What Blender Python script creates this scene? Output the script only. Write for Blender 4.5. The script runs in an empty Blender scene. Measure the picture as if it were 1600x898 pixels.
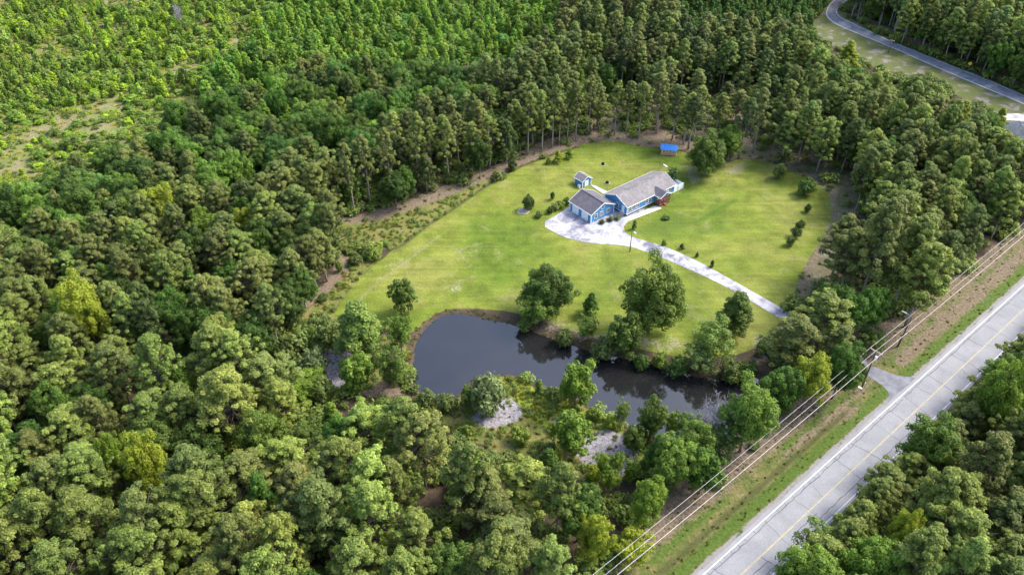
import bpy, bmesh, math, random
import numpy as np
from mathutils import Vector, Matrix

# ------------------------------------------------------------------ camera, world, sun, exposure
S = bpy.context.scene
COL = S.collection
R_ = math.radians
F_, HY, H_ = 1220.0, -530.0, 115.0
PITCH = math.atan2(449 - HY, F_)
cam_d = bpy.data.cameras.new('camera')
cam_d.lens = F_ * 36 / 1600
cam_d.sensor_width = 36
cam_d.clip_start = 1
cam_d.clip_end = 9000
cam = bpy.data.objects.new('camera', cam_d)
cam.location = (0, 0, H_)
cam.rotation_euler = (R_(90) - PITCH, 0, 0)
COL.objects.link(cam)
S.camera = cam

SUN_EL = R_(47)
SUN_XY = Vector((0.93, 0.36)).normalized()
SUN_ROT = math.atan2(SUN_XY.x, SUN_XY.y)
wd = bpy.data.worlds.new('World')
S.world = wd
wd.use_nodes = True
wn = wd.node_tree
sky = wn.nodes.new('ShaderNodeTexSky')
sky.sky_type = 'NISHITA'
sky.sun_disc = False
sky.sun_elevation = SUN_EL
sky.sun_rotation = SUN_ROT
sky.altitude = 100
sky.air_density = 1.0
sky.dust_density = 3.0
sky.ozone_density = 1.0
wn.links.new(sky.outputs[0], wn.nodes['Background'].inputs[0])
wn.nodes['Background'].inputs[1].default_value = 0.15
sd = bpy.data.lights.new('sun', 'SUN')
sd.energy = 1.75
sd.angle = R_(18)
sd.color = (1.0, 0.95, 0.86)
so = bpy.data.objects.new('sun', sd)
dv = Vector((SUN_XY.x * math.cos(SUN_EL), SUN_XY.y * math.cos(SUN_EL), math.sin(SUN_EL)))
so.rotation_euler = dv.to_track_quat('Z', 'Y').to_euler()
so.location = (0, 0, 200)
COL.objects.link(so)
S.view_settings.view_transform = 'Standard'
S.view_settings.look = 'None'
S.view_settings.gamma = 1
S.view_settings.use_curve_mapping = False
S.view_settings.exposure = 1.72
S.render.engine = 'CYCLES'
S.cycles.max_bounces = 6
S.cycles.diffuse_bounces = 3
S.cycles.transmission_bounces = 3
S.cycles.glossy_bounces = 2
S.cycles.transparent_max_bounces = 4

random.seed(11)
rng = np.random.default_rng(5)

# ------------------------------------------------------------------ picture point <-> ground
cp, sp = math.cos(PITCH), math.sin(PITCH)
def G(x, y, z=0.0):
    u = (x - 800) / F_; v = (y - 449) / F_
    d = (u, cp - v * sp, -sp - v * cp)
    t = (H_ - z) / -d[2]
    return (d[0] * t, d[1] * t)
def PX(X, Y, Z):                     # numpy friendly
    dz = Z - H_
    depth = Y * cp - dz * sp
    up = Y * sp + dz * cp
    return 800 + F_ * X / depth, 449 - F_ * up / depth, depth
def WP(poly, z=0.0):
    return [G(x, y, z) for x, y in poly]
def height_for(base, ytop):
    X, Y = G(*base)
    lo, hi = 0.0, 40.0
    for _ in range(40):
        m = (lo + hi) / 2
        if PX(X, Y, m)[1] > ytop: lo = m
        else: hi = m
    return lo
def inside(P, poly):
    P = np.asarray(P, float); poly = np.asarray(poly, float)
    x, y = P[:, 0], P[:, 1]
    c = np.zeros(len(P), bool)
    n = len(poly)
    for i in range(n):
        x1, y1 = poly[i]; x2, y2 = poly[(i + 1) % n]
        if y1 == y2: continue
        k = ((y1 > y) != (y2 > y)) & (x < (x2 - x1) * (y - y1) / (y2 - y1) + x1)
        c ^= k
    return c
def seg_dist(P, line, closed=False):
    P = np.asarray(P, float); L = np.asarray(line, float)
    best = np.full(len(P), 1e9)
    n = len(L)
    for i in range(n if closed else n - 1):
        a = L[i]; b = L[(i + 1) % n]
        ab = b - a; l2 = max(1e-9, (ab ** 2).sum())
        t = np.clip(((P - a) @ ab) / l2, 0, 1)
        q = a + t[:, None] * ab
        best = np.minimum(best, np.hypot(*(P - q).T))
    return best
def sdf(P, poly):
    d = seg_dist(P, poly, True)
    return np.where(inside(P, poly), -d, d)
def smooth(poly, k=2):                # Chaikin on a closed outline
    P = [tuple(p) for p in poly]
    for _ in range(k):
        Q = []
        for i in range(len(P)):
            a, b = P[i], P[(i + 1) % len(P)]
            Q.append((a[0] * .75 + b[0] * .25, a[1] * .75 + b[1] * .25))
            Q.append((a[0] * .25 + b[0] * .75, a[1] * .25 + b[1] * .75))
        P = Q
    return P
def smooth_open(P, k=2):
    for _ in range(k):
        Q = [P[0]]
        for a, b in zip(P, P[1:]):
            Q.append((a[0] * .75 + b[0] * .25, a[1] * .75 + b[1] * .25))
            Q.append((a[0] * .25 + b[0] * .75, a[1] * .25 + b[1] * .75))
        Q.append(P[-1]); P = Q
    return P

# ------------------------------------------------------------------ materials
class NT:
    def __init__(s, name):
        s.m = bpy.data.materials.new(name); s.m.use_nodes = True
        s.t = s.m.node_tree; s.n = s.t.nodes; s.l = s.t.links
        s.b = s.n['Principled BSDF']; s.out = s.n['Material Output']
        s.b.inputs['Specular IOR Level'].default_value = 0.2
    def new(s, typ, **kw):
        n = s.n.new(typ)
        for k, v in kw.items(): setattr(n, k, v)
        return n
    def link(s, a, b): s.l.new(a, b)
    def coord(s, kind='Object'): return s.new('ShaderNodeTexCoord').outputs[kind]
    def noise(s, vec, scale, detail=4, rough=.55, dist=0):
        n = s.new('ShaderNodeTexNoise')
        n.inputs['Scale'].default_value = scale; n.inputs['Detail'].default_value = detail
        n.inputs['Roughness'].default_value = rough; n.inputs['Distortion'].default_value = dist
        s.link(vec, n.inputs['Vector']); return n.outputs['Fac']
    def ramp(s, fac, stops):
        r = s.new('ShaderNodeValToRGB'); e = r.color_ramp.elements
        while len(e) < len(stops): e.new(.5)
        for q, (p, c) in zip(e, stops):
            q.position = p; q.color = (*c, 1) if isinstance(c, tuple) else (c, c, c, 1)
        s.link(fac, r.inputs['Fac']); return r.outputs['Color']
    def mix(s, fac, a, b, mode='MIX'):
        m = s.new('ShaderNodeMix', data_type='RGBA', blend_type=mode)
        for sock, v in ((m.inputs[0], fac), (m.inputs[6], a), (m.inputs[7], b)):
            if hasattr(v, 'is_output'): s.link(v, sock)
            elif isinstance(v, tuple): sock.default_value = (*v, 1)
            else: sock.default_value = v
        return m.outputs[2]
    def math(s, op, a, b=0.0, clamp=False):
        m = s.new('ShaderNodeMath', operation=op, use_clamp=clamp)
        for sock, v in ((m.inputs[0], a), (m.inputs[1], b)):
            if hasattr(v, 'is_output'): s.link(v, sock)
            else: sock.default_value = v
        return m.outputs[0]
    def attr(s, name, typ='GEOMETRY'):
        a = s.new('ShaderNodeAttribute', attribute_type=typ, attribute_name=name); return a
    def bump(s, h, strength=.5, dist=.1):
        b = s.new('ShaderNodeBump'); b.inputs['Strength'].default_value = strength
        b.inputs['Distance'].default_value = dist
        s.link(h, b.inputs['Height']); s.link(b.outputs[0], s.b.inputs['Normal'])
    def color(s, c):
        if hasattr(c, 'is_output'): s.link(c, s.b.inputs['Base Color'])
        else: s.b.inputs['Base Color'].default_value = (*c, 1)
    def rough(s, v): s.b.inputs['Roughness'].default_value = v

def plain(name, c, rough=.7, var=.18, scale=3.0, metallic=0, spec=.3):
    m = NT(name)
    f = m.noise(m.coord(), scale, 5)
    a = tuple(x * (1 - var) for x in c); b = tuple(min(1, x * (1 + var)) for x in c)
    m.color(m.ramp(f, [(.3, a), (.7, b)])); m.rough(rough)
    m.b.inputs['Metallic'].default_value = metallic
    m.b.inputs['Specular IOR Level'].default_value = spec
    return m.m

def leaf_material(name, base, tip, trans=.32):
    m = NT(name)
    tone = m.attr('tone').outputs['Fac']
    tint = m.attr('tint', 'INSTANCER').outputs['Color']
    c = m.mix(tone, base, tip)
    n = m.noise(m.coord(), .55, 2)
    c = m.mix(1.0, c, m.ramp(n, [(.3, .82), (.7, 1.18)]), 'MULTIPLY')
    c = m.mix(1.0, c, tint, 'MULTIPLY')
    m.color(c); m.rough(.6)
    m.b.inputs['Specular IOR Level'].default_value = .25
    tr = m.new('ShaderNodeBsdfTranslucent'); m.link(c, tr.inputs['Color'])
    mx = m.new('ShaderNodeMixShader'); mx.inputs[0].default_value = trans
    m.link(m.b.outputs[0], mx.inputs[1]); m.link(tr.outputs[0], mx.inputs[2])
    m.link(mx.outputs[0], m.out.inputs['Surface'])
    return m.m
M = {}
M['needle'] = leaf_material('pine_needles', (.076, .108, .026), (.250, .280, .080), .32)
M['leaf'] = leaf_material('broad_leaves', (.060, .110, .022), (.165, .240, .048), .42)
M['shrubleaf'] = leaf_material('shrub_leaves', (.075, .120, .030), (.19, .24, .07), .35)
M['drygrass'] = leaf_material('weed_blades', (.13, .14, .04), (.26, .24, .09), .35)
M['twig'] = plain('grey_twigs', (.30, .27, .30), .9, .2, 2)
def bark(name, a, b):
    m = NT(name); co = m.coord()
    mp = m.new('ShaderNodeMapping'); mp.inputs['Scale'].default_value = (6, 6, 1.2); m.link(co, mp.inputs[0])
    f = m.noise(mp.outputs[0], 2, 5, .65)
    m.color(m.ramp(f, [(.3, a), (.7, b)])); m.rough(.95); m.bump(f, .8, .05)
    return m.m
M['pinebark'] = bark('pine_bark', (.15, .115, .095), (.42, .36, .32))
M['limb'] = bark('limb_bark', (.045, .038, .03), (.10, .085, .07))
M['bark'] = bark('grey_bark', (.12, .10, .085), (.30, .27, .24))

# ------------------------------------------------------------------ object helpers
def fast_mesh(name, V, polys_n, loops, mats, tone=None, matidx=None, smooth_=False):
    me = bpy.data.meshes.new(name)
    V = np.asarray(V, np.float32); loops = np.asarray(loops, np.int32); n = len(polys_n)
    me.vertices.add(len(V)); me.vertices.foreach_set('co', V.ravel())
    me.loops.add(len(loops)); me.loops.foreach_set('vertex_index', loops)
    me.polygons.add(n)
    st = np.concatenate([[0], np.cumsum(polys_n)[:-1]]).astype(np.int32)
    me.polygons.foreach_set('loop_start', st)
    for m in mats: me.materials.append(m)
    if matidx is not None: me.polygons.foreach_set('material_index', np.asarray(matidx, np.int32))
    me.polygons.foreach_set('use_smooth', np.full(n, smooth_))
    me.update(calc_edges=True)
    if tone is not None:
        a = me.attributes.new('tone', 'FLOAT', 'FACE'); a.data.foreach_set('value', np.asarray(tone, np.float32))
    return me
def mesh_from(name, V, Fc, mats, matidx=None, smooth_=False):
    return fast_mesh(name, V, [len(f) for f in Fc], [i for f in Fc for i in f], mats, None, matidx, smooth_)
def link(name, me, parent=None, **props):
    o = bpy.data.objects.new(name, me); COL.objects.link(o)
    if parent is not None: o.parent = parent
    for k, v in props.items(): o[k] = v
    return o
def thing(name, label, cat, loc=(0, 0, 0), rz=0.0, group=None):
    o = bpy.data.objects.new(name, None); COL.objects.link(o)
    o.empty_display_size = .3
    o.location = loc; o.rotation_euler = (0, 0, rz); o['label'] = label; o['category'] = cat
    if group: o['group'] = group
    return o

class MB:                                # small mesh builder
    def __init__(s): s.V = []; s.F = []; s.I = []; s.mi = 0
    def face(s, pts):
        k = len(s.V); s.V += [tuple(p) for p in pts]; s.F.append(list(range(k, k + len(pts)))); s.I.append(s.mi)
    def hexa(s, c):                      # 8 corners: bottom ring ccw, top ring ccw
        k = len(s.V); s.V += [tuple(p) for p in c]
        for f in ((3, 2, 1, 0), (4, 5, 6, 7), (0, 1, 5, 4), (1, 2, 6, 5), (2, 3, 7, 6), (3, 0, 4, 7)):
            s.F.append([k + i for i in f]); s.I.append(s.mi)
    def box(s, x0, x1, y0, y1, z0, z1):
        s.hexa([(x0, y0, z0), (x1, y0, z0), (x1, y1, z0), (x0, y1, z0), (x0, y0, z1), (x1, y0, z1), (x1, y1, z1), (x0, y1, z1)])
    def beam(s, a, b, w, h=None):
        a = Vector(a); b = Vector(b); h = h or w
        d = (b - a).normalized(); up = Vector((0, 0, 1)) if abs(d.z) < .95 else Vector((0, 1, 0))
        r = d.cross(up).normalized() * (w / 2); u = r.cross(d).normalized() * (h / 2)
        s.hexa([a - r - u, a + r - u, a + r + u, a - r + u, b - r - u, b + r - u, b + r + u, b - r + u])
    def prism(s, outline, z0, z1):
        n = len(outline); k = len(s.V)
        s.V += [(x, y, z0) for x, y in outline] + [(x, y, z1) for x, y in outline]
        s.F.append([k + i for i in reversed(range(n))]); s.I.append(s.mi)
        s.F.append([k + n + i for i in range(n)]); s.I.append(s.mi)
        for i in range(n):
            j = (i + 1) % n
            s.F.append([k + i, k + j, k + n + j, k + n + i]); s.I.append(s.mi)
    def tube(s, pts, radii, seg=7, cap=True):
        rings = []
        prev = None
        for i, p in enumerate(pts):
            p = Vector(p)
            a = Vector(pts[max(0, i - 1)]); b = Vector(pts[min(len(pts) - 1, i + 1)])
            d = (b - a).normalized()
            ref = Vector((0, 0, 1)) if abs(d.z) < .9 else Vector((1, 0, 0))
            u = d.cross(ref).normalized(); w = u.cross(d).normalized()
            k = len(s.V)
            for q in range(seg):
                an = 2 * math.pi * q / seg
                s.V.append(tuple(p + (u * math.cos(an) + w * math.sin(an)) * radii[i]))
            rings.append(k)
        for a, b in zip(rings, rings[1:]):
            for q in range(seg):
                r = (q + 1) % seg
                s.F.append([a + q, a + r, b + r, b + q]); s.I.append(s.mi)
        if cap:
            s.F.append([rings[0] + q for q in reversed(range(seg))]); s.I.append(s.mi)
            s.F.append([rings[-1] + q for q in range(seg)]); s.I.append(s.mi)
    def build(s, name, mats, parent=None, smooth_=False, **props):
        mats = mats if isinstance(mats, (list, tuple)) else [mats]
        me = mesh_from(name, s.V, s.F, mats, s.I, smooth_)
        return link(name, me, parent, **props)

# ------------------------------------------------------------------ outlines read off the photograph (picture points on the ground)
LAWN = [(517, 498), (535, 466), (557, 441), (580, 417), (600, 404), (616, 386), (634, 378), (667, 351), (701, 329), (737, 304), (767, 284),
        (801, 264), (834, 251), (868, 239), (900, 229), (916, 224), (958, 219), (994, 227), (1029, 232), (1070, 236), (1110, 262), (1150, 250),
        (1171, 247), (1206, 254), (1242, 270), (1278, 285), (1300, 308), (1303, 333), (1292, 365), (1271, 394), (1250, 430), (1242, 458),
        (1229, 486), (1212, 512), (1190, 540), (1150, 556), (1100, 560), (1050, 556), (1000, 545), (940, 531), (880, 512), (820, 492),
        (780, 484), (720, 481), (690, 484), (664, 500), (645, 522), (610, 520), (580, 500), (545, 500)]
POND = [(646, 608), (643, 580), (646, 551), (653, 530), (664, 512), (685, 496), (710, 488), (742, 495), (780, 502), (814, 511), (856, 528),
        (893, 540), (939, 553), (992, 563), (1037, 575), (1083, 587), (1121, 593), (1158, 588), (1195, 592), (1190, 620), (1172, 650),
        (1150, 685), (1110, 706), (1070, 702), (1030, 688), (990, 670), (960, 657), (940, 647), (918, 637), (912, 624), (868, 615),
        (842, 604), (829, 592), (791, 585), (755, 588), (738, 592), (728, 603), (718, 617), (703, 628), (686, 629), (671, 625)]
PAD = [(844, 350), (876, 369), (909, 378), (945, 382), (974, 383), (1007, 392), (1042, 406), (1100, 431), (1150, 456), (1216, 496),
       (1262, 524), (1318, 556), (1346, 582), (1362, 571), (1330, 545), (1278, 515), (1230, 486), (1150, 441), (1100, 413), (1060, 394),
       (1032, 383), (1000, 374), (980, 367), (973, 357), (980, 346), (1010, 330), (1003, 324), (975, 335), (960, 322), (940, 308),
       (890, 322), (874, 334)]
APRON = [(1346, 582), (1367, 594), (1383, 605), (1391, 619), (1383, 636), (1438, 594), (1424, 589), (1405, 587), (1386, 581), (1362, 571)]
FARROAD_UP = [(1420, -40), (1370, -22), (1340, -8), (1322, 2), (1310, 11), (1307, 24), (1334, 37), (1366, 52), (1400, 68), (1467, 95), (1547, 126), (1600, 149), (1700, 196)]
FARROAD_LO = [(1405, -48), (1350, -30), (1320, -15), (1302, 0), (1292, 12), (1289, 25), (1301, 37), (1334, 51), (1387, 72), (1440, 96), (1521, 131), (1600, 163), (1690, 206)]
FARVERGE = [(1262, 42), (1284, 20), (1296, 0), (1340, -20), (1400, -45), (1425, -42), (1340, -4), (1312, 20), (1366, 50), (1400, 66), (1467, 93), (1547, 124), (1600, 147), (1700, 194), (1760, 260),
            (1640, 240), (1596, 222), (1575, 206), (1560, 184), (1540, 168), (1488, 146), (1456, 118), (1422, 118), (1366, 107), (1326, 79), (1284, 68)]
GRAVEL = [[(505, 545), (525, 535), (548, 548), (552, 575), (545, 600), (530, 612), (512, 590), (500, 570)],
          [(745, 640), (775, 622), (800, 618), (818, 640), (812, 655), (785, 668), (755, 668), (730, 655)],
          [(905, 690), (935, 668), (985, 680), (1005, 700), (1000, 735), (965, 745), (925, 730), (900, 712)],
          [(855, 655), (875, 645), (890, 660), (872, 670)]]
STRAW = [[(520, 345), (600, 325), (690, 292), (760, 268), (830, 225), (905, 205), (940, 180), (1000, 150), (1120, 150), (1250, 160), (1330, 250),
          (1345, 330), (1320, 420), (1262, 470), (1240, 460), (1250, 425), (1275, 390), (1300, 340), (1298, 305), (1240, 268), (1200, 252),
          (1150, 248), (1080, 235), (1000, 228), (940, 218), (880, 234), (800, 262), (720, 300), (640, 330), (560, 352)],
         [(1322, 6), (1336, 30), (1400, 60), (1600, 141), (1700, 188), (1710, 178), (1600, 128), (1400, 48), (1345, 22)],
         [(525, 398), (552, 398), (545, 430), (505, 465), (470, 490), (440, 520), (425, 510), (455, 480), (500, 450), (520, 425)],
         [(245, 530), (275, 525), (300, 548), (290, 570), (262, 565)],
         [(560, 600), (620, 604), (640, 615), (600, 622), (550, 615)],
         [(1000, 790), (1120, 690), (1200, 640), (1300, 585), (1345, 545), (1310, 525), (1330, 490), (1395, 500), (1470, 450), (1560, 380), (1600, 350), (1640, 320),
          (1640, 400), (1560, 455), (1480, 500), (1420, 560), (1400, 575), (1350, 590), (1300, 650), (1230, 660), (1130, 740), (1040, 830), (1000, 860)],
         [(1385, 600), (1380, 625), (1340, 640), (1310, 640), (1330, 620), (1352, 600)]]
MEADOW = [(520, 350), (600, 330), (690, 298), (740, 285), (790, 262), (770, 282), (737, 304), (701, 329), (667, 351), (634, 378), (616, 388), (520, 384)]
WEEDS = [[(440, 530), (470, 490), (500, 470), (530, 440), (545, 405), (580, 398), (600, 404), (580, 417), (557, 441), (535, 466), (517, 498), (560, 520), (630, 530), (640, 560), (560, 620), (500, 600), (450, 560)],
         [(760, 590), (800, 585), (840, 612), (912, 630), (940, 655), (985, 680), (1010, 720), (980, 760), (860, 740), (740, 690), (650, 640), (700, 632), (730, 610)]]
PENINSULA = [(775, 592), (800, 588), (825, 597), (842, 612), (880, 622), (915, 640), (950, 660), (990, 682), (960, 690), (900, 672), (850, 668), (825, 655), (812, 630), (790, 612)]
BANKSAND = [[(795, 497), (835, 488), (870, 497), (900, 505), (930, 518), (975, 530), (940, 538), (890, 528), (840, 513)],
            [(985, 530), (1020, 520), (1060, 530), (1090, 528), (1075, 548), (1030, 552), (1000, 545)],
            [(1180, 520), (1205, 505), (1220, 520), (1205, 560), (1180, 590), (1165, 575)]]
NORTHBANK = [(645, 522), (664, 500), (690, 480), (780, 480), (900, 510), (1000, 540), (1100, 555), (1190, 545), (1215, 560), (1180, 600), (1080, 590), (990, 566), (900, 545), (800, 505), (700, 492), (655, 540)]
TRACK = [(1095, 225), (1180, 222), (1232, 212), (1290, 235), (1345, 290), (1345, 345), (1318, 400), (1275, 455), (1248, 462), (1278, 395), (1302, 330), (1285, 285), (1240, 262), (1180, 246), (1120, 252)]
BARE = [[(1130, 262), (1150, 256), (1162, 262), (1150, 275), (1135, 278)], [(1080, 262), (1110, 268), (1100, 300), (1075, 285)],
        [(1232, 255), (1265, 258), (1285, 275), (1262, 280)], [(705, 388), (740, 378), (790, 395), (780, 412), (745, 405)],
        [(690, 450), (720, 430), (750, 428), (730, 455), (700, 470)], [(1160, 245), (1180, 240), (1180, 250), (1166, 256)],
        [(585, 420), (610, 400), (640, 396), (620, 420), (590, 440)], [(1285, 390), (1300, 350), (1312, 360), (1290, 420), (1262, 450), (1255, 440)]]
CLEARING = [(-80, -60), (430, -60), (415, 40), (330, 105), (285, 165), (215, 225), (110, 262), (60, 290), (-80, 330)]
CLEARBARE = [[(15, 215), (60, 195), (130, 165), (185, 150), (195, 160), (140, 190), (90, 210), (30, 232)], [(0, 250), (40, 240), (60, 246), (45, 262), (0, 272), (-30, 268)],
             [(40, 90), (75, 60), (95, 20), (100, 25), (80, 70), (50, 98)], [(245, 115), (300, 90), (330, 100), (310, 120), (255, 128)], [(355, 60), (375, 50), (375, 80), (358, 82)],
             [(-40, -10), (30, 0), (10, 20), (-40, 25)], [(160, 0), (260, -10), (230, 15), (180, 18)], [(130, 195), (200, 190), (190, 205), (120, 215)]]
# main road: two parallel edges
RD_P = np.array(G(1109, 888)); RD_A = R_(39.75)
E1 = np.array([math.cos(RD_A), math.sin(RD_A)]); E2 = np.array([-math.sin(RD_A), math.cos(RD_A)])   # along / away (left)
def road_pt(s, t):                         # s along, t to the right of the left white line
    p = RD_P + E1 * s - E2 * t
    return (float(p[0]), float(p[1]))
def st(P):
    d = np.asarray(P, float) - RD_P
    return d @ E1, -(d @ E2)
RW = 7.15
VERGE_EDGE = [(-40, -10.5), (0, -10.2), (25, -10.0), (45, -10.5), (60, -13.0), (75, -13), (88, -12.3), (110, -11.5), (400, -11)]   # forest edge in (s,t)

# ------------------------------------------------------------------ ground sheet
def axis(lo, hi, step, far):
    a = list(np.arange(lo, hi + .001, step))
    d = step; left = []; x = lo
    while x > -far: d *= 1.6; x -= d; left.append(x)
    d = step; right = []; x = hi
    while x < far: d *= 1.6; x += d; right.append(x)
    return np.array(left[::-1] + a + right)
gx = axis(-270, 270, 1.0, 4000); gy = axis(35, 392, 1.0, 4000)
nx, ny = len(gx), len(gy)
XX, YY = np.meshgrid(gx, gy)
GP = np.stack([XX.ravel(), YY.ravel()], 1)
def soft(poly_px, w=1.0, z=0, sm=True):
    p = WP(poly_px, z)
    return np.clip(.5 - sdf(GP, smooth(p, 2) if sm else p) / (2 * w), 0, 1)
pond_w = smooth(WP(POND, -.5), 2)
pond_sd = sdf(GP, pond_w)
zz = np.zeros(len(GP))
bank = np.clip((2.6 - pond_sd) / 2.9, 0, 1)
zz -= .5 * bank ** 2 + np.clip(-pond_sd / 4, 0, 1) * 1.4
ditch1 = WP([(522, 386), (560, 384), (616, 388), (634, 378), (667, 351), (701, 329), (737, 304), (767, 284), (801, 264), (834, 251), (868, 239), (900, 229)])
dd1 = seg_dist(GP, ditch1)
zz -= .45 * np.exp(-(dd1 / 1.0) ** 2)
s_, t_ = st(GP)
ditch2 = np.exp(-((t_ + 4.75) / .75) ** 2) * (s_ < 47)
zz -= .5 * ditch2 * (s_ > -90)
bump_ = (np.sin(XX.ravel() * .21 + 1.3 * np.sin(YY.ravel() * .13)) * np.sin(YY.ravel() * .17 + XX.ravel() * .05))
padsd = np.minimum(np.minimum(sdf(GP, WP(PAD)), sdf(GP, WP(APRON))), np.where(s_ > -200, np.maximum(-.9 - t_, t_ - RW - 1.2), 99))
farpoly = WP(FARROAD_UP) + WP(FARROAD_LO)[::-1]
padsd = np.minimum(padsd, sdf(GP, farpoly))
zz += np.exp(-(pond_sd / 1.8) ** 2) * rng.uniform(-.16, .16, len(GP))
flat = np.clip((padsd - .5) / 5, 0, 1)
zz += .12 * bump_ * flat * np.clip(pond_sd / 6, 0, 1)
lawn = soft(LAWN, 1.0)
A = {
    'lawn': lawn,
    'ditch': np.clip(np.exp(-(dd1 / .8) ** 2) + .95 * ditch2 * (s_ > -90), 0, 1),
    'straw': np.max([soft(p, 2.0) for p in STRAW], 0),
    'weed': np.max([soft(p, 2.0) for p in WEEDS] + [soft(MEADOW, 1.5)], 0),
    'gravel': np.max([soft(p, 1.6) for p in GRAVEL], 0),
    'bare': np.maximum(.62 * np.max([soft(p, 4) for p in BARE], 0), .7 * np.max([soft(p, 3) for p in BANKSAND], 0)),
    'bright': soft(PENINSULA, 1.2),
    'lushgrass': np.maximum(soft([(1000, 350), (1040, 332), (1075, 330), (1078, 350), (1050, 368), (1010, 372), (985, 362)], 2.5), np.exp(-(seg_dist(GP, WP([(1085, 347), (1100, 341), (1125, 325), (1150, 312)])) / 1.0) ** 2)),
    'wear': np.clip(np.max([np.exp(-(seg_dist(GP, WP(q)) / .55) ** 2) for q in ([(707, 384), (722, 400), (738, 417)], [(1107, 290), (1124, 298)], [(690, 452), (720, 438), (745, 432)], [(715, 392), (745, 380), (770, 386)], [(1057, 331), (1092, 342)], [(1065, 262), (1090, 256), (1105, 262), (1120, 285)], [(560, 470), (590, 440), (640, 405), (690, 365)])], 0) + 1.0 * np.max([soft(q, 1.2) for q in ([(1068, 262), (1090, 258), (1100, 275), (1085, 292), (1072, 280)], [(1135, 262), (1160, 250), (1172, 258), (1150, 278)], [(1125, 255), (1140, 250), (1142, 262), (1128, 266)])], 0), 0, 1),
    'track': .9 * soft(TRACK, 3.5),
    'clear': soft(CLEARING, 5.0),
    'clearbare': .6 * np.max([soft(p, 6) for p in CLEARBARE], 0),
    'verge': np.clip(.5 + (t_ + np.where(s_ > 64, 10.5, 8.8)) / 2, 0, 1) * np.clip(.5 - (t_ - RW - 6) / 3, 0, 1),
    'farverge': soft(FARVERGE, 1.5),
    'mud': np.clip(1 - np.abs(pond_sd - .1) / .75, 0, 1),
    'vdirt': np.clip(np.maximum.reduce([np.clip(1 - np.abs(t_ + 9.4) / 3.4, 0, 1), .85 * np.exp(-((t_ + 5.9) / 1.0) ** 2) * (s_ > 28) * (s_ < 62), .95 * np.exp(-((t_ + 5.6) / 2.4) ** 2) * (s_ > 68), .75 * np.exp(-((s_ - 12) / 7) ** 2 - ((t_ + 7.9) / 1.2) ** 2), .8 * np.exp(-((s_ - 48) / 6) ** 2 - ((t_ + 4.2) / 1.6) ** 2)]), 0, 1) * .95,
    'vgreen': np.clip(np.exp(-((t_ + 2.7) / 1.3) ** 2) + .8 * np.exp(-((t_ + 7.0) / 1.0) ** 2) * (np.sin(s_ * .17 + 1) > -.2), 0, 1),
    'shoulder': np.clip(1 - np.abs(t_ + 1.0) / .9, 0, 1),
}
m = NT('ground_surface')
co = m.coord()
n_big = m.noise(co, .035, 4, .6, .6); n_mid = m.noise(co, .22, 5, .6, .3); n_fine = m.noise(co, 1.6, 6, .7); n_grain = m.noise(co, 7, 3, .7)
def mask(name, amt=.55, lo=.42, hi=.58, src=None):
    a = m.attr(name).outputs['Fac']
    w = m.math('ADD', a, m.math('MULTIPLY', m.math('SUBTRACT', m.math('ADD', m.math('MULTIPLY', n_mid, .55), m.math('MULTIPLY', n_fine, .45)), .5), amt * 2))
    w = m.math('MULTIPLY', w, m.math('MULTIPLY', a, 12, True))
    return m.ramp(w, [(lo, 0.0), (hi, 1.0)])
floor_c = m.ramp(m.math('ADD', m.math('MULTIPLY', n_mid, .6), m.math('MULTIPLY', n_fine, .4)), [(.35, (.030, .030, .016)), (.5, (.062, .045, .030)), (.66, (.11, .075, .05))])
c = floor_c
clear_c = m.ramp(m.math('ADD', m.math('MULTIPLY', n_mid, .5), m.math('MULTIPLY', n_fine, .5)), [(.34, (.09, .125, .03)), (.48, (.15, .165, .05)), (.58, (.20, .17, .09)), (.66, (.27, .22, .15))])
c = m.mix(mask('clear', .3), c, clear_c)
cb = m.ramp(n_fine, [(.3, (.13, .11, .06)), (.7, (.26, .21, .14))])
c = m.mix(mask('clearbare'), c, cb)
weed_c = m.ramp(m.math('ADD', m.math('MULTIPLY', n_mid, .5), m.math('MULTIPLY', n_fine, .5)), [(.33, (.05, .075, .018)), (.5, (.13, .14, .035)), (.67, (.24, .17, .075))])
c = m.mix(mask('weed', .3), c, weed_c)
straw_c = m.ramp(n_fine, [(.3, (.075, .062, .038)), (.5, (.155, .118, .078)), (.72, (.25, .20, .145))])
c = m.mix(mask('straw', .45), c, straw_c)
verge_c = m.ramp(m.math('ADD', m.math('MULTIPLY', n_mid, .5), m.math('MULTIPLY', n_fine, .5)), [(.36, (.045, .07, .015)), (.47, (.085, .105, .026)), (.56, (.15, .135, .05)), (.66, (.22, .19, .11))])
c = m.mix(mask('verge', .2), c, verge_c)
c = m.mix(mask('vgreen', .5, .35, .7), c, m.ramp(n_fine, [(.3, (.035, .065, .010)), (.7, (.10, .15, .025))]))
c = m.mix(mask('vdirt', .9, .35, .8), c, straw_c)
c = m.mix(mask('shoulder', .8, .4, .6), c, (.22, .21, .20))
fv_c = m.ramp(n_mid, [(.38, (.19, .17, .15)), (.47, (.10, .105, .04)), (.7, (.075, .105, .020))])
c = m.mix(mask('farverge', .3), c, fv_c)
lawn_a = m.ramp(n_big, [(.34, (.085, .130, .013)), (.5, (.135, .165, .022)), (.66, (.192, .192, .048))])
lawn_b = m.ramp(n_mid, [(.36, .80), (.5, 1.0), (.64, 1.18)])
lawn_f = m.ramp(m.math('ADD', m.math('MULTIPLY', n_fine, .6), m.math('MULTIPLY', n_grain, .4)), [(.3, .72), (.7, 1.28)])
mp = m.new('ShaderNodeMapping'); mp.inputs['Rotation'].default_value = (0, 0, R_(-38)); mp.inputs['Scale'].default_value = (.06, .8, 1); m.link(co, mp.inputs[0])
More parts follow.
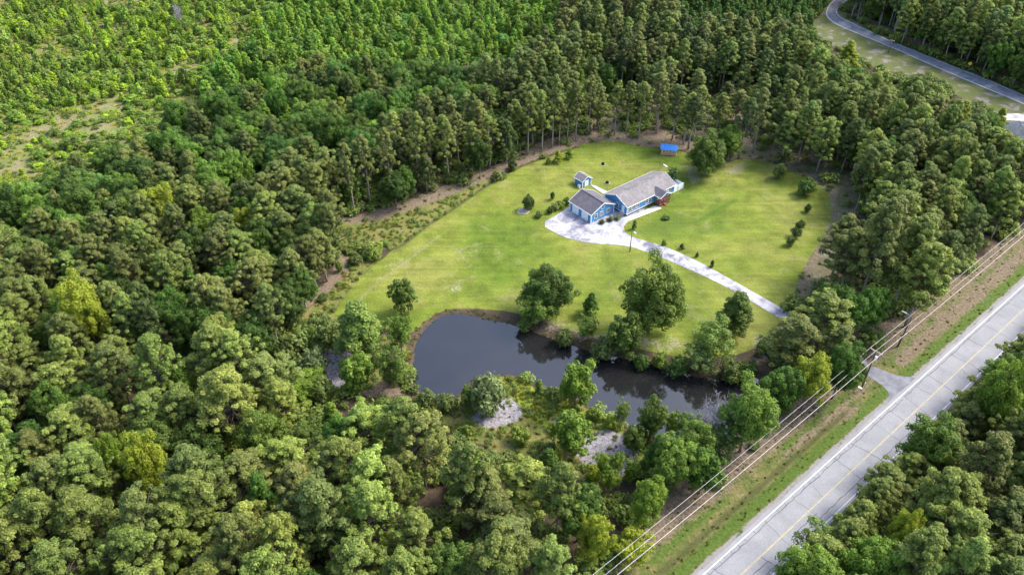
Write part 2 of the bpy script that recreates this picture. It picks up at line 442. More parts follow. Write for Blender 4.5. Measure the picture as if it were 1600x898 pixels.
streak = m.ramp(m.noise(mp.outputs[0], 1.0, 3, .5), [(.35, .9), (.65, 1.1)])
lc = m.mix(1.0, lawn_a, lawn_b, 'MULTIPLY'); lc = m.mix(1.0, lc, lawn_f, 'MULTIPLY'); lc = m.mix(1.0, lc, streak, 'MULTIPLY')
patchy = m.ramp(m.noise(co, .11, 6, .75, 1.2), [(.56, 0.0), (.70, .6)])
lc = m.mix(patchy, lc, (.22, .19, .10))
spots = m.ramp(m.noise(co, .22, 3, .45), [(.25, .6), (.32, 0.0)])
lc = m.mix(spots, lc, (.05, .09, .012))
lc = m.mix(m.math('MULTIPLY', mask('lushgrass', .8, .4, .8), .55), lc, (.055, .105, .012))
lc = m.mix(m.math('MULTIPLY', mask('wear', 1.1, .4, .95), .5), lc, (.23, .20, .13))
c = m.mix(mask('lawn', .12), c, lc)
bright_c = m.ramp(n_fine, [(.3, (.10, .15, .015)), (.7, (.22, .25, .03))])
c = m.mix(mask('bright', .3), c, bright_c)
track_c = m.ramp(m.math('ADD', m.math('MULTIPLY', n_mid, .5), m.math('MULTIPLY', n_fine, .5)), [(.36, (.07, .085, .025)), (.5, (.15, .135, .075)), (.64, (.26, .22, .17))])
c = m.mix(mask('track', .6, .35, .7), c, track_c)
bare_c = m.ramp(n_fine, [(.3, (.17, .15, .10)), (.7, (.34, .30, .25))])
c = m.mix(mask('bare', 1.3, .5, .85), c, bare_c)
grav_c = m.ramp(m.math('ADD', m.math('MULTIPLY', n_fine, .5), m.math('MULTIPLY', n_grain, .5)), [(.36, (.08, .075, .07)), (.5, (.22, .205, .215)), (.62, (.38, .36, .385))])
c = m.mix(mask('gravel', .7, .42, .6), c, grav_c)
c = m.mix(m.math('MULTIPLY', mask('ditch', .3, .35, .8), .75), c, (.055, .06, .02))
c = m.mix(mask('mud', .5, .45, .6), c, (.07, .055, .035))
m.color(c); m.rough(.95); m.bump(m.math('ADD', n_fine, m.math('MULTIPLY', n_grain, .4)), .9, .25)
M['ground'] = m.m
idx = np.arange(nx * ny).reshape(ny, nx)
quads = np.stack([idx[:-1, :-1], idx[:-1, 1:], idx[1:, 1:], idx[1:, :-1]], -1).reshape(-1, 4)
fl = lawn[quads].mean(1) > .5
sv = A['verge'][quads].mean(1) > .5
def sheet(name, q):
    used, inv = np.unique(q.ravel(), return_inverse=True)
    V = np.stack([GP[used, 0], GP[used, 1], zz[used]], 1)
    me = fast_mesh(name, V, np.full(len(q), 4), inv, [M['ground']], smooth_=True)
    for k, a in A.items():
        at = me.attributes.new(k, 'FLOAT', 'POINT'); at.data.foreach_set('value', a[used].astype(np.float32))
    return link(name, me, kind='structure')
sheet('ground', quads[~fl & ~sv]); sheet('lawn', quads[fl]); sheet('grass_verge', quads[sv & ~fl])
def gz(x, y):
    i = np.clip(np.searchsorted(gx, x) - 1, 0, nx - 2); j = np.clip(np.searchsorted(gy, y) - 1, 0, ny - 2)
    fx = (x - gx[i]) / (gx[i + 1] - gx[i]); fy = (y - gy[j]) / (gy[j + 1] - gy[j])
    Z = zz.reshape(ny, nx)
    return (Z[j, i] * (1 - fx) * (1 - fy) + Z[j, i + 1] * fx * (1 - fy) + Z[j + 1, i] * (1 - fx) * fy + Z[j + 1, i + 1] * fx * fy)

# ------------------------------------------------------------------ pond water
m = NT('pond_water')
f = m.noise(m.coord(), .9, 4, .6, .4)
f2 = m.noise(m.coord(), .06, 3, .6, .8)
m.color(m.ramp(f2, [(.35, (.010, .010, .011)), (.65, (.015, .0145, .015))])); m.rough(.04)
m.b.inputs['IOR'].default_value = 1.72
m.b.inputs['Specular IOR Level'].default_value = .5
m.bump(f, .12, .05)
M['water'] = m.m
b = MB(); wp = smooth(WP(POND, -.5), 2)
cx_, cy_ = np.mean(wp, 0)
bm = bmesh.new()
vs = [bm.verts.new((x, y, -.45)) for x, y in [tuple(np.array(p) + 1.2 * (np.array(q))) for p, q in zip(wp, [(0, 0)] * len(wp))]]
bm.faces.new(vs); bmesh.ops.triangulate(bm, faces=bm.faces[:])
me = bpy.data.meshes.new('pond_water'); bm.to_mesh(me); bm.free(); me.materials.append(M['water'])
link('pond_water', me, kind='structure')

# ------------------------------------------------------------------ roads
def strip_mesh(name, mats, Lpts, Rpts, z, kind='structure', parent=None):
    V = [(x, y, z) for x, y in Lpts] + [(x, y, z) for x, y in Rpts]; n = len(Lpts)
    Fc = [[i, n + i, n + i + 1, i + 1] for i in range(n - 1)]
    me = mesh_from(name, V, Fc, [mats])
    o = link(name, me, parent)
    if kind: o['kind'] = kind
    return o
m = NT('old_asphalt'); co = m.coord()
n1 = m.noise(co, .25, 5, .6, .5); n2 = m.noise(co, 3, 6, .7); n3 = m.noise(co, 14, 2)
c = m.ramp(m.math('ADD', m.math('MULTIPLY', n1, .5), m.math('MULTIPLY', n2, .5)), [(.35, (.18, .183, .198)), (.5, (.225, .228, .242)), (.66, (.27, .272, .285))])
c = m.mix(1.0, c, m.ramp(n3, [(.3, .9), (.7, 1.1)]), 'MULTIPLY')
m.color(c); m.rough(.85); m.bump(n3, .3, .01); M['asphalt'] = m.m
m = NT('dark_asphalt'); co = m.coord(); n1 = m.noise(co, .5, 5, .6, .5)
m.color(m.ramp(n1, [(.35, (.115, .12, .14)), (.65, (.20, .205, .23))])); m.rough(.9); M['asphalt2'] = m.m
m = NT('stained_concrete'); co = m.coord()
mp = m.new('ShaderNodeMapping'); mp.inputs['Rotation'].default_value = (0, 0, R_(-38.5)); m.link(co, mp.inputs[0])
br = m.new('ShaderNodeTexBrick', offset=0.0); m.link(mp.outputs[0], br.inputs['Vector']); br.inputs['Scale'].default_value = 1
br.inputs['Brick Width'].default_value = 3.2; br.inputs['Row Height'].default_value = 2.7; br.inputs['Mortar Size'].default_value = .035; br.inputs['Mortar Smooth'].default_value = .3
br.inputs['Color1'].default_value = (.86, .86, .89, 1); br.inputs['Color2'].default_value = (1.1, 1.1, 1.1, 1); br.inputs['Mortar'].default_value = (.6, .6, .62, 1)
n1 = m.noise(co, .30, 6, .72, .5); n2 = m.noise(co, 2.2, 6, .7); n3 = m.noise(co, .09, 2, .5)
c = m.ramp(m.math('ADD', m.math('MULTIPLY', n1, .7), m.math('MULTIPLY', n3, .3)), [(.41, (.15, .15, .18)), (.48, (.29, .285, .31)), (.55, (.42, .41, .42))])
c = m.mix(1.0, c, m.ramp(n2, [(.3, .86), (.7, 1.1)]), 'MULTIPLY'); c = m.mix(1.0, c, br.outputs['Color'], 'MULTIPLY')
m.color(c); m.rough(.95); m.bump(n2, .3, .02); M['drive'] = m.m
def paint(name, col, wear):
    m = NT(name); f = m.noise(m.coord(), 1.2, 6, .75)
    m.color(m.ramp(f, [(.40, wear), (.62, col)])); m.rough(.7); return m.m
M['wpaint'] = paint('white_road_paint', (.58, .58, .60), (.36, .36, .39))
M['ypaint'] = paint('yellow_road_paint', (.42, .35, .18), (.27, .26, .22))
M['tar'] = plain('crack_sealer', (.085, .085, .10), .6, .3)
ss = np.arange(-140, 460, 4.0)
strip_mesh('main_road', M['asphalt'], [road_pt(s, -.75 + .12 * math.sin(s * .7) + .08 * math.sin(s * 1.9)) for s in ss], [road_pt(s, RW + .55 + .1 * math.sin(s * .9)) for s in ss], .03)
root_lines = bpy.data.objects['main_road']
def line(name, mat, t, w, parent=None):
    return strip_mesh(name, mat, [road_pt(s, t - w / 2) for s in ss], [road_pt(s, t + w / 2) for s in ss], .038, None, root_lines)
line('edge_line', M['wpaint'], 0, .2); line('edge_line', M['wpaint'], RW, .2)
CT = float(st([G(1157, 895)])[1][0] + st([G(1600, 485)])[1][0]) / 2
line('centre_line', M['ypaint'], CT, .24)
cr = MB()
def crack(pts, w):
    L = []; Rr = []
    for i, p in enumerate(pts):
        a = np.array(pts[max(0, i - 1)]); b_ = np.array(pts[min(len(pts) - 1, i + 1)])
        d = (b_ - a) / max(1e-6, np.hypot(*(b_ - a))); n = np.array([-d[1], d[0]]) * w * random.uniform(.3, .7)
        L.append(np.array(p) + n); Rr.append(np.array(p) - n)
    for i in range(len(pts) - 1):
        cr.face([(*road_pt(*L[i]), .034), (*road_pt(*Rr[i]), .034), (*road_pt(*Rr[i + 1]), .034), (*road_pt(*L[i + 1]), .034)])
s = -30
while s < 260:
    t0, t1 = (0.3, RW - .3)
    k = random.random()
    if k < .25: t1 = CT
    elif k < .45: t0 = CT
    w = random.uniform(-1.2, 1.2); pts = []
    for i in range(9):
        f = i / 8; pts.append((s + w * f + random.uniform(-.18, .18), t0 + (t1 - t0) * f))
    crack(pts, random.uniform(.06, .15)); s += random.uniform(2.6, 8.5)
for t0, (a, b_) in ((.75, (-30, 60)), (.6, (60, 200)), (RW - .6, (-30, 16)), (RW - 1.2, (12, 60)), (CT + 1.3, (3, 9)), (CT + 1.1, (16, 23))):
    s = a; pts = []
    while s < b_:
        pts.append((s, t0 + random.uniform(-.13, .13))); s += 1.1
    crack(pts, .14)
s = -30
while s < 20:
    crack([(s, RW - .55), (s + random.uniform(-.2, .2), RW - .05)], .13); s += random.uniform(.5, 1.1)
s = -30
while s < 60:
    crack([(s, .05), (s + random.uniform(-.2, .2), .75)], .10); s += random.uniform(1.2, 3.5)
cr.build('crack_sealing', M['tar'], root_lines)
def slab(name, mat, poly, z, sm=1):
    p = smooth(poly, sm) if sm else poly
    bm = bmesh.new(); vs = [bm.verts.new((x, y, z)) for x, y in p]; bm.faces.new(vs)
    r = bmesh.ops.extrude_face_region(bm, geom=bm.faces[:]);
    for v in r['geom']:
        if isinstance(v, bmesh.types.BMVert): v.co.z -= .2
    bmesh.ops.triangulate(bm, faces=bm.faces[:]); bmesh.ops.recalc_face_normals(bm, faces=bm.faces[:])
    me = bpy.data.meshes.new(name); bm.to_mesh(me); bm.free(); me.materials.append(mat)
    return link(name, me, kind='structure')
slab('driveway', M['drive'], WP(PAD), .05)
slab('driveway_apron', M['asphalt2'], WP(APRON), .024, 1)
slab('garden_path', plain('path_concrete', (.38, .37, .38), .9), WP([(922, 289), (930, 290), (956, 303), (948, 307)]), .04, 0)
fu = smooth_open(WP(FARROAD_UP), 2); flo = smooth_open(WP(FARROAD_LO), 2)
strip_mesh('side_road', M['asphalt2'], fu, flo, .03)
def between(a, b_, k): return [(p[0] * (1 - k) + q[0] * k, p[1] * (1 - k) + q[1] * k) for p, q in zip(a, b_)]
strip_mesh('road_edge_line', M['wpaint'], between(fu, flo, .9), between(fu, flo, .95), .036)
strip_mesh('road_edge_line', M['wpaint'], between(fu, flo, .05), between(fu, flo, .09), .036)

# ------------------------------------------------------------------ foliage builders
def leaf_quads(C, N, size, shape='quad', aspect=1.0):
    n = len(C)
    N = N / np.linalg.norm(N, axis=1, keepdims=True)
    r = rng.normal(size=(n, 3)); u = np.cross(N, r); u /= np.linalg.norm(u, axis=1, keepdims=True)
    w = np.cross(N, u); s1 = size[:, None] * .5; s2 = s1 * aspect
    if shape == 'tri':
        V = np.stack([C + u * s1 * 1.2, C - u * s1 * .6 + w * s2, C - u * s1 * .6 - w * s2], 1)
        return V.reshape(-1, 3), 3
    V = np.stack([C + u * s1 * 1.2, C + w * s2, C - u * s1 * 1.2, C - w * s2], 1)
    return V.reshape(-1, 3), 4
def rand_dir(n):
    v = rng.normal(size=(n, 3)); return v / np.linalg.norm(v, axis=1, keepdims=True)
def clump_leaves(centers, radii, per, leaf, aspect=.8, up=.35, jit=.55, flat=1.0, low=-.45, shell=.35):
    """leaves spread through the outer shell of each clump, faces turned mostly outward"""
    nC = len(centers)
    cnt = np.maximum(6, (per * (radii / radii.mean()) ** 2)).astype(int)
    ci = np.repeat(np.arange(nC), cnt); n = len(ci)
    d = rand_dir(n)
    bad = d[:, 2] < low; d[bad, 2] *= -1
    rr = radii[ci] * (1 - shell * rng.random(n) ** 1.5)
    lump = 1 + .16 * np.sin(d[:, 0] * 7 + ci) * np.sin(d[:, 1] * 6 + ci * 2.1)
    P = centers[ci] + d * (rr * lump)[:, None] * np.array([1, 1, flat])
    N = d + jit * rand_dir(n) + np.array([0, 0, up])
    sz = leaf * (.65 + .7 * rng.random(n))
    V, k = leaf_quads(P, N, sz, 'quad', aspect)
    tone = np.clip(rng.random(n) ** 1.6 * .75 + (rng.random(nC) * .35)[ci], 0, 1)
    return V, k, tone
def foliage_mesh(name, parts, mat, extra=None):
    Vs = []; sizes = []; loops = []; tones = []; off = 0; mi = []
    for V, k, tone in parts:
        Vs.append(V); n = len(V) // k
        sizes.append(np.full(n, k)); loops.append(np.arange(off, off + len(V))); off += len(V); tones.append(tone); mi.append(np.zeros(n, int))
    mats = [mat]
    if extra is not None:
        b, bm_ = extra
        Vs.append(np.array(b.V)); sizes.append(np.array([len(f) for f in b.F])); loops.append(np.array([i + off for f in b.F for i in f])); tones.append(np.zeros(len(b.F)))
        mi.append(1 + np.array(b.I)); mats += [bm_, M['limb']]
    return fast_mesh(name, np.concatenate(Vs), np.concatenate(sizes), np.concatenate(loops), mats, np.concatenate(tones), np.concatenate(mi))
class Kit: pass
KITS = {}
def make_kit(key, kind, trunk, tmat, parts, mat, h, r):
    k = Kit(); k.key = key; k.kind = kind; k.h = h; k.r = r
    k.trunk = mesh_from(kind + '_trunk', trunk.V, trunk.F, [tmat, M['limb']], trunk.I, True)
    k.crown = foliage_mesh(kind + '_crown', parts, mat)
    k.whole = foliage_mesh(kind + '_whole', parts, mat, (trunk, tmat))
    KITS.setdefault(key, []).append(k)
    return k
def bent_trunk(b, h, r0, r1, seg=7, lean=.03, n=6):
    ax, ay = random.uniform(-lean, lean), random.uniform(-lean, lean); ph = random.uniform(0, 6)
    pts = [(ax * h * (i / n) ** 1.5 + .12 * math.sin(ph + i), ay * h * (i / n) ** 1.5 + .12 * math.cos(ph + i * 1.3), h * i / n) for i in range(n + 1)]
    pts[0] = (0, 0, -.3)
    rad = [r0 * 1.25] + [r0 + (r1 - r0) * i / n for i in range(1, n + 1)]
    b.tube(pts, rad, seg)
    def at(z):
        f = min(.999, max(0, z / h)) * n; i = int(f); g = f - i
        return tuple(pts[i][q] * (1 - g) + pts[i + 1][q] * g for q in range(3))
    return at
def limb(b, a, c, r):
    mid = ((a[0] + c[0]) / 2, (a[1] + c[1]) / 2, (a[2] + c[2]) / 2 - .15 * (c[2] - a[2]) + random.uniform(-.1, .2))
    b.mi = 1; b.tube([a, mid, c], [r, r * .7, r * .3], 4, False); b.mi = 0
# tall pines (crown high on a bare trunk) -- 18 m, crown radius about 3.4
def pine(key, h, R, lo, nclump, cr, per, leaf, dome=1.0):
    b = MB(); at = bent_trunk(b, h * .96, .0125 * h, .05, 8, .035)
    C = []; rad = []; ph = [random.uniform(0, 6.28) for _ in range(3)]
    for i in range(nclump):
        f = (i + random.random()) / nclump
        z = h * (lo + (1 - lo) * f ** .85) - cr * .4
        env = R * (min(1, .6 + 1.3 * f) * ((1 - f) ** .62 * 1.02 + .06) if dome < 1 else min(1, .72 + 1.1 * f) * (1 - f ** 2.1) ** .62)
        env = max(env, .12 * R)
        an = i * 2.399 + random.uniform(-.6, .6)
        lobe = 1 + .24 * math.sin(2 * an + ph[0] + 3 * f) + .20 * math.sin(3 * an + ph[1] - 5 * f) + .12 * math.sin(5 * an + ph[2])
        rr = env * lobe * (random.uniform(.45, 1.08) if random.random() < .85 else random.uniform(0, .4))
        x0 = at(z); p = (x0[0] + rr * math.cos(an), x0[1] + rr * math.sin(an), z + random.uniform(-.3, .3))
        C.append(p); rad.append(cr * random.uniform(.5, 1.3))
        a0 = at(max(0, z - rr * .35 - .3)); limb(b, a0, (p[0], p[1], p[2] - .2), .05 + .02 * rr)
    t0 = at(h * .95); C.append((t0[0], t0[1], h - cr * .8)); rad.append(cr)
    parts = [clump_leaves(np.array(C), np.array(rad), per, leaf, .8, .45, .6, .85, -.35, .45)]
    for q in range(random.randint(2, 5)):      # a few dead stubs under the crown
        z = h * random.uniform(lo * .55, lo); an = random.uniform(0, 6.28); a0 = at(z)
        b.tube([a0, (a0[0] + 1.3 * math.cos(an), a0[1] + 1.3 * math.sin(an), z + .2)], [.04, .015], 4, False)
    make_kit(key, 'pine_tree', b, M['pinebark'], parts, M['needle'], h, R)
for i in range(5): pine('pine_tall', 18, 3.1, .40, 72, .62, 88, .27, .5 if i % 2 else 1.0)       # slim edge pines
for i in range(6): pine('pine_full', 18, 4.7, .36, 140, .74, 120, .27, 1.0 if i % 3 else .5)        # broad mature crowns
for i in range(3): pine('pine_mid', 14, 3.6, .28, 100, .63, 100, .25, .5)
# broadleaf trees: round crown of many clumps
def broad(key, kind, h, R, lo, ncl, cr, per, leaf, top=1.0, mat='leaf', trunkr=None, flat=.9, narrow=0.0):
    b = MB(); at = bent_trunk(b, h * .8, trunkr or .016 * h, .05, 8, .03)
    C = []; rad = []
    zc = h * (lo + 1) / 2; hz = h * (1 - lo) / 2; ph = [random.uniform(0, 6.28) for _ in range(2)]
    for i in range(ncl):
        f = (i + .5) / ncl; uz = 1 - 2 * f
        ring = math.sqrt(max(0, 1 - uz * uz)) ** (.8)
        if narrow: ring = (1 - (uz + 1) / 2) ** narrow * 1.02 + .05
        an = i * 2.399 + random.uniform(-.35, .35)
        k = random.uniform(.66, 1.08) * (1 + .14 * math.sin(2 * an + ph[0] + 2 * uz) + .13 * math.sin(3 * an + ph[1] - 3 * uz))
        x0 = at(max(0, zc + uz * hz * .8))
        p = (x0[0] * .5 + (R - cr * .6) * ring * k * math.cos(an), x0[1] * .5 + (R - cr * .6) * ring * k * math.sin(an), zc + (hz - cr * .5) * uz * (k if not narrow else 1))
        C.append(p); rad.append(cr * random.uniform(.55, 1.3) * (.75 if narrow and uz > .3 else 1))
        if i % 2 == 0:
            a0 = at(max(h * lo * .7, p[2] - math.hypot(p[0], p[1]) * .7)); limb(b, a0, p, .04 + .012 * R)
    nin = ncl // 2 if not narrow else ncl // 4
    for i in range(nin):
        d = rand_dir(1)[0] * random.uniform(.3, 1); C.append((d[0] * R * .6, d[1] * R * .6, zc + d[2] * hz * .6)); rad.append(cr)
    parts = [clump_leaves(np.array(C), np.array(rad), per, leaf, .85, .35, .6, flat, -.6, .4)]
    make_kit(key, kind, b, M['bark'], parts, M[mat], h, R)
for i in range(4): broad('oak', 'broadleaf_tree', 12, 5.2, .10, 105, 1.05, 180, .27)
for i in range(5): broad('broad', 'broadleaf_tree', 14, 4.4, .25, 90, 1.0, 165, .28)
for i in range(4): broad('sweetgum', 'broadleaf_tree', 12, 2.7, .12, 70, .7, 120, .26, narrow=.65)
for i in range(3): broad('loose', 'broadleaf_tree', 9, 3.4, .15, 42, .75, 70, .28)
for i in range(4): broad('thicket', 'young_tree', 8, 1.9, .08, 40, .55, 60, .30, narrow=.6)
for i in range(3): broad('thicket_round', 'young_tree', 7, 2.3, .08, 34, .7, 60, .30)
for i in range(4): broad('sapling', 'young_tree', 3.4, 1.0, .05, 20, .40, 45, .24, narrow=.55, trunkr=.04)
for i in range(2): broad('sapling_round', 'young_tree', 3.0, 1.3, .05, 18, .48, 45, .24, trunkr=.04)
for i in range(4): broad('bush', 'shrub', 2.4, 1.6, .0, 22, .55, 60, .24, mat='shrubleaf', trunkr=.05)
for i in range(3): broad('magnolia', 'broadleaf_tree', 7, 2.6, .1, 44, .7, 70, .34)
# bare grey twiggy tree
def bare_tree():
    b = MB(); at = bent_trunk(b, 5.5, .12, .04, 6, .05)
    parts = MB()
    for i in range(46):
        z = random.uniform(1.0, 5.2); a0 = at(z); an = i * 2.4; L = random.uniform(1.4, 2.6)
        p = (a0[0] + L * math.cos(an), a0[1] + L * math.sin(an), z + random.uniform(.8, 1.9))
        parts.tube([a0, ((a0[0] + p[0]) / 2, (a0[1] + p[1]) / 2, (z + p[2]) / 2 - .1), p], [.05, .035, .02], 4, False)
        for q in range(9):
            f = random.uniform(.35, 1); s = [a0[j] + (p[j] - a0[j]) * f for j in range(3)]; d = rand_dir(1)[0]
            parts.tube([s, (s[0] + d[0] * .8, s[1] + d[1] * .8, s[2] + abs(d[2]) * .9)], [.028, .012], 3, False)
    k = Kit(); k.key = 'bare'; k.kind = 'bare_tree'; k.h = 7; k.r = 2.8
    k.trunk = mesh_from('bare_trunk', b.V, b.F, [M['twig']], None, True)
    k.crown = mesh_from('bare_twigs', parts.V, parts.F, [M['twig']])
    k.whole = k.crown; KITS['bare'] = [k]
bare_tree()
# weeds: tufts of upright blades
def tuft(n, hgt, spread, mat, wid=.09):
    V = []; tone = []
    for i in range(n):
        an = random.uniform(0, 6.28); r = random.uniform(0, spread); x, y = r * math.cos(an), r * math.sin(an)
        l = hgt * random.uniform(.5, 1.1); a2 = random.uniform(0, 6.28); tx, ty = x + .45 * l * math.cos(a2), y + .45 * l * math.sin(a2)
        w = wid; c_, s2 = math.cos(a2 + 1.57) * w, math.sin(a2 + 1.57) * w
        V += [(x - c_, y - s2, -.05), (x + c_, y + s2, -.05), (tx, ty, l)]; tone.append(random.random())
    return (np.array(V), 3, np.array(tone))
WEEDKIT = [foliage_mesh('weed_tuft', [tuft(46, .8, .6, None)], M['drygrass']) for _ in range(3)]
LOWKIT = []
for _ in range(3):
    C = np.array([(random.uniform(-.7, .7), random.uniform(-.7, .7), random.uniform(.15, .7)) for _ in range(9)])
    LOWKIT.append(foliage_mesh('low_brush', [clump_leaves(C, np.full(9, .5), 26, .24, .8, .4, .6)], M['shrubleaf']))

# ------------------------------------------------------------------ placing vegetation
plants = []        # dicts: kit, x, y, s (xy), sz, rot, tint, name, label, cat, group, fixed
TINT = {'dark': (.62, .68, .55), 'mid': (1.02, .98, .82), 'olive': (1.14, 1.17, .82), 'light': (1.42, 1.42, .92), 'bright': (1.5, 1.45, .78),
        'yellow': (2.45, 1.85, .8), 'pale': (1.7, 1.55, 1.5), 'grey': (1.25, 1.2, 1.5), 'blue': (.85, 1.05, .95), 'deep': (.78, .96, .62), 'lush': (1.22, 1.28, .78), 'lime': (2.2, 2.0, .8)}
KINDWORD = {'pine_tree': 'pine', 'broadleaf_tree': 'broadleaf tree', 'young_tree': 'young tree', 'shrub': 'shrub'}
def place(key, base, ytop, width, tint='mid', label=None, cat=None, name=None, group=None, rot=None):
    """one plant read off the photo: foot (picture point), top row, crown width in picture points"""
    X, Y = G(*base); h = height_for(base, ytop) * .93
    kit = random.choice(KITS[key]); depth = PX(X, Y, h * .6)[2]
    rad = width / 2 * depth / F_ * (.93 if key in ('oak', 'loose', 'magnolia', 'broad') else 1)
    t = TINT[tint] if isinstance(tint, str) else tint
    plants.append(dict(kit=kit, x=X, y=Y, s=rad / kit.r, sz=max(.25, h / kit.h), rot=random.uniform(0, 6.28) if rot is None else rot, tint=t, name=name or kit.kind,
                       label=label, cat=cat, group=group, fixed=True))
    return plants[-1]

